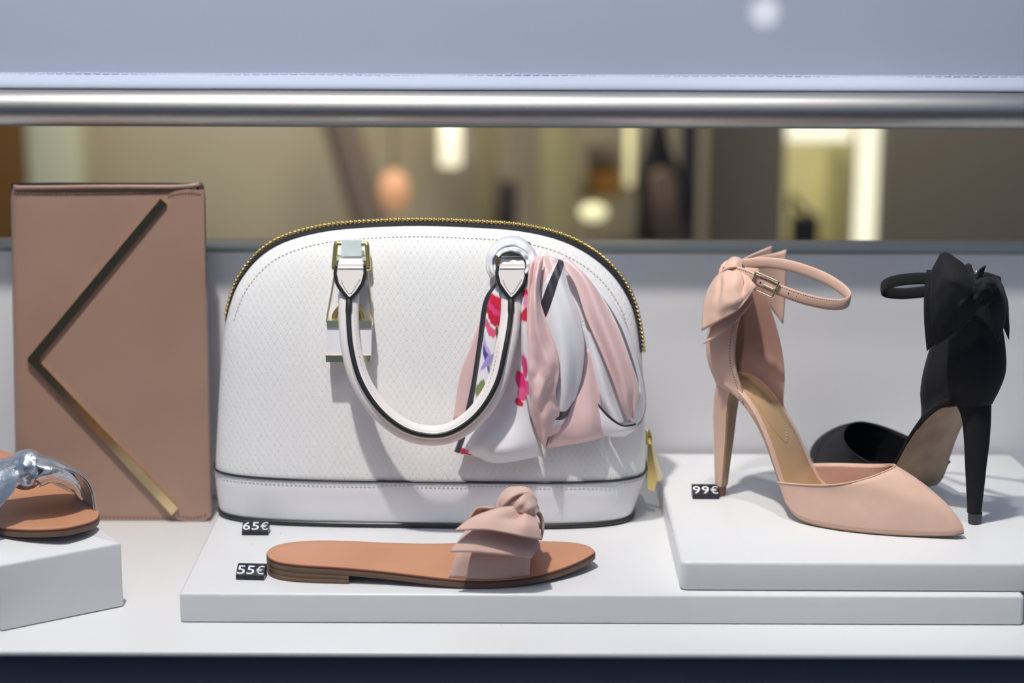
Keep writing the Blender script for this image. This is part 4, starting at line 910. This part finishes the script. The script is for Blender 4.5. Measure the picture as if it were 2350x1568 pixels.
# display shoe seen blurred between the tubes
DS = Frame(bgp(1520, 560, 4.0), 0)
ds = empty('display_shoe', DS, 'blurred black high heel shoe with brown inside standing in the shop', 'shoe')
D = lambda u, v, y: DS.aty(u, v, y * BS)
sheet('shoe_upper', [[D(1506, 270, 4.0), D(1512, 270, 3.95), D(1520, 270, 4.0)], [D(1484, 350, 4.0), D(1510, 350, 3.93), D(1536, 350, 4.0)], [D(1464, 410, 4.0), D(1505, 400, 3.92), D(1562, 410, 4.0)], [D(1468, 470, 4.0), D(1495, 450, 3.95), D(1562, 500, 4.0)], [D(1462, 553, 4.0), D(1482, 553, 3.96), D(1500, 553, 4.0)]], BLACKSUEDE, ds, 16, 20, .02)
sheet('shoe_inside', [[D(1490, 400, 3.9), D(1520, 385, 3.9), D(1550, 410, 3.9)], [D(1492, 470, 3.88), D(1525, 470, 3.88), D(1556, 480, 3.88)], [D(1496, 548, 3.88), D(1530, 550, 3.88), D(1560, 548, 3.88)]], mat('brown_lining', (116, 92, 74), .7), ds, 10, 10, .02)
slab('display_table', 1400, 1600, 596, 606, 3.8, .34, mat('dark_table', (60, 52, 46), .6), 'dark low table under the blurred black shoe', 'table')
slab('pillar', 1562, 1620, -300, 620, 4.2, .10, mat('charcoal', (46, 46, 52), .6), 'charcoal pillar right of the blurred black shoe', 'pillar', z0=fl)
slab('partition', 1620, 1826, -300, 640, 4.3, .08, DTAUPE, 'dark taupe partition left of the lit niche frame', 'panel', z0=fl)
slab('partition', 2018, 2900, -300, 640, 4.3, .08, DTAUPE, 'dark taupe partition right of the lit niche frame', 'panel', z0=fl)
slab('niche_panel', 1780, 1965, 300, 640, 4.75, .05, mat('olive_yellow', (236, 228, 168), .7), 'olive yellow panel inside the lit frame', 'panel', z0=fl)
slab('niche_panel', 1895, 1915, 330, 640, 4.70, .04, mat('dull_olive', (206, 198, 140), .7), 'olive upright strip inside the lit frame', 'panel', z0=fl)  # strip in a slightly darker olive than the panel behind it
lf = empty('lit_niche_frame', Frame(bgp(1990, 640, 4.45)), 'cream lit frame glowing between the dark taupe partitions', 'lamp')  # lit frame round the shop niche
LG = mat('frame_glow', (255, 250, 222), .5, emit=1.0)
i_ = lf.matrix_world.inverted()
def lbox(n_, u0_, u1_, v0, v1, y):
    a, b = i_ @ bgp(u0_, v1, y), i_ @ bgp(u1_, v0, y); box(n_, (a.x, a.y, a.z), (b.x, a.y + .04, b.z), LG, lf, bev=.004)
lbox('side_bar', 1958, 2030, 240, 640, 4.45); lbox('top_bar', 1800, 1957, 240, 324, 4.45)
bgb = bgp(1848, 540, 4.4)
hb2 = empty('dark_handbag', Frame(bgb), 'small black handbag blurred inside the lit frame', 'handbag')
box('bag_body', (-.05, 0, -.05), (.055, .08, .07), mat('black_bag', (44, 44, 44), .6), hb2, bev=.012)
tube('bag_strap', [(-.045, .03, .06), (-.055, .03, .14), (-.015, .03, .11), (.03, .03, .06)], .009, TAPE, hb2, n=8, m=20)
slab('low_table', 1790, 1900, 566, 576, 4.38, .06, mat('olive_table', (150, 138, 96), .6), 'olive ledge under the small black handbag', 'table')
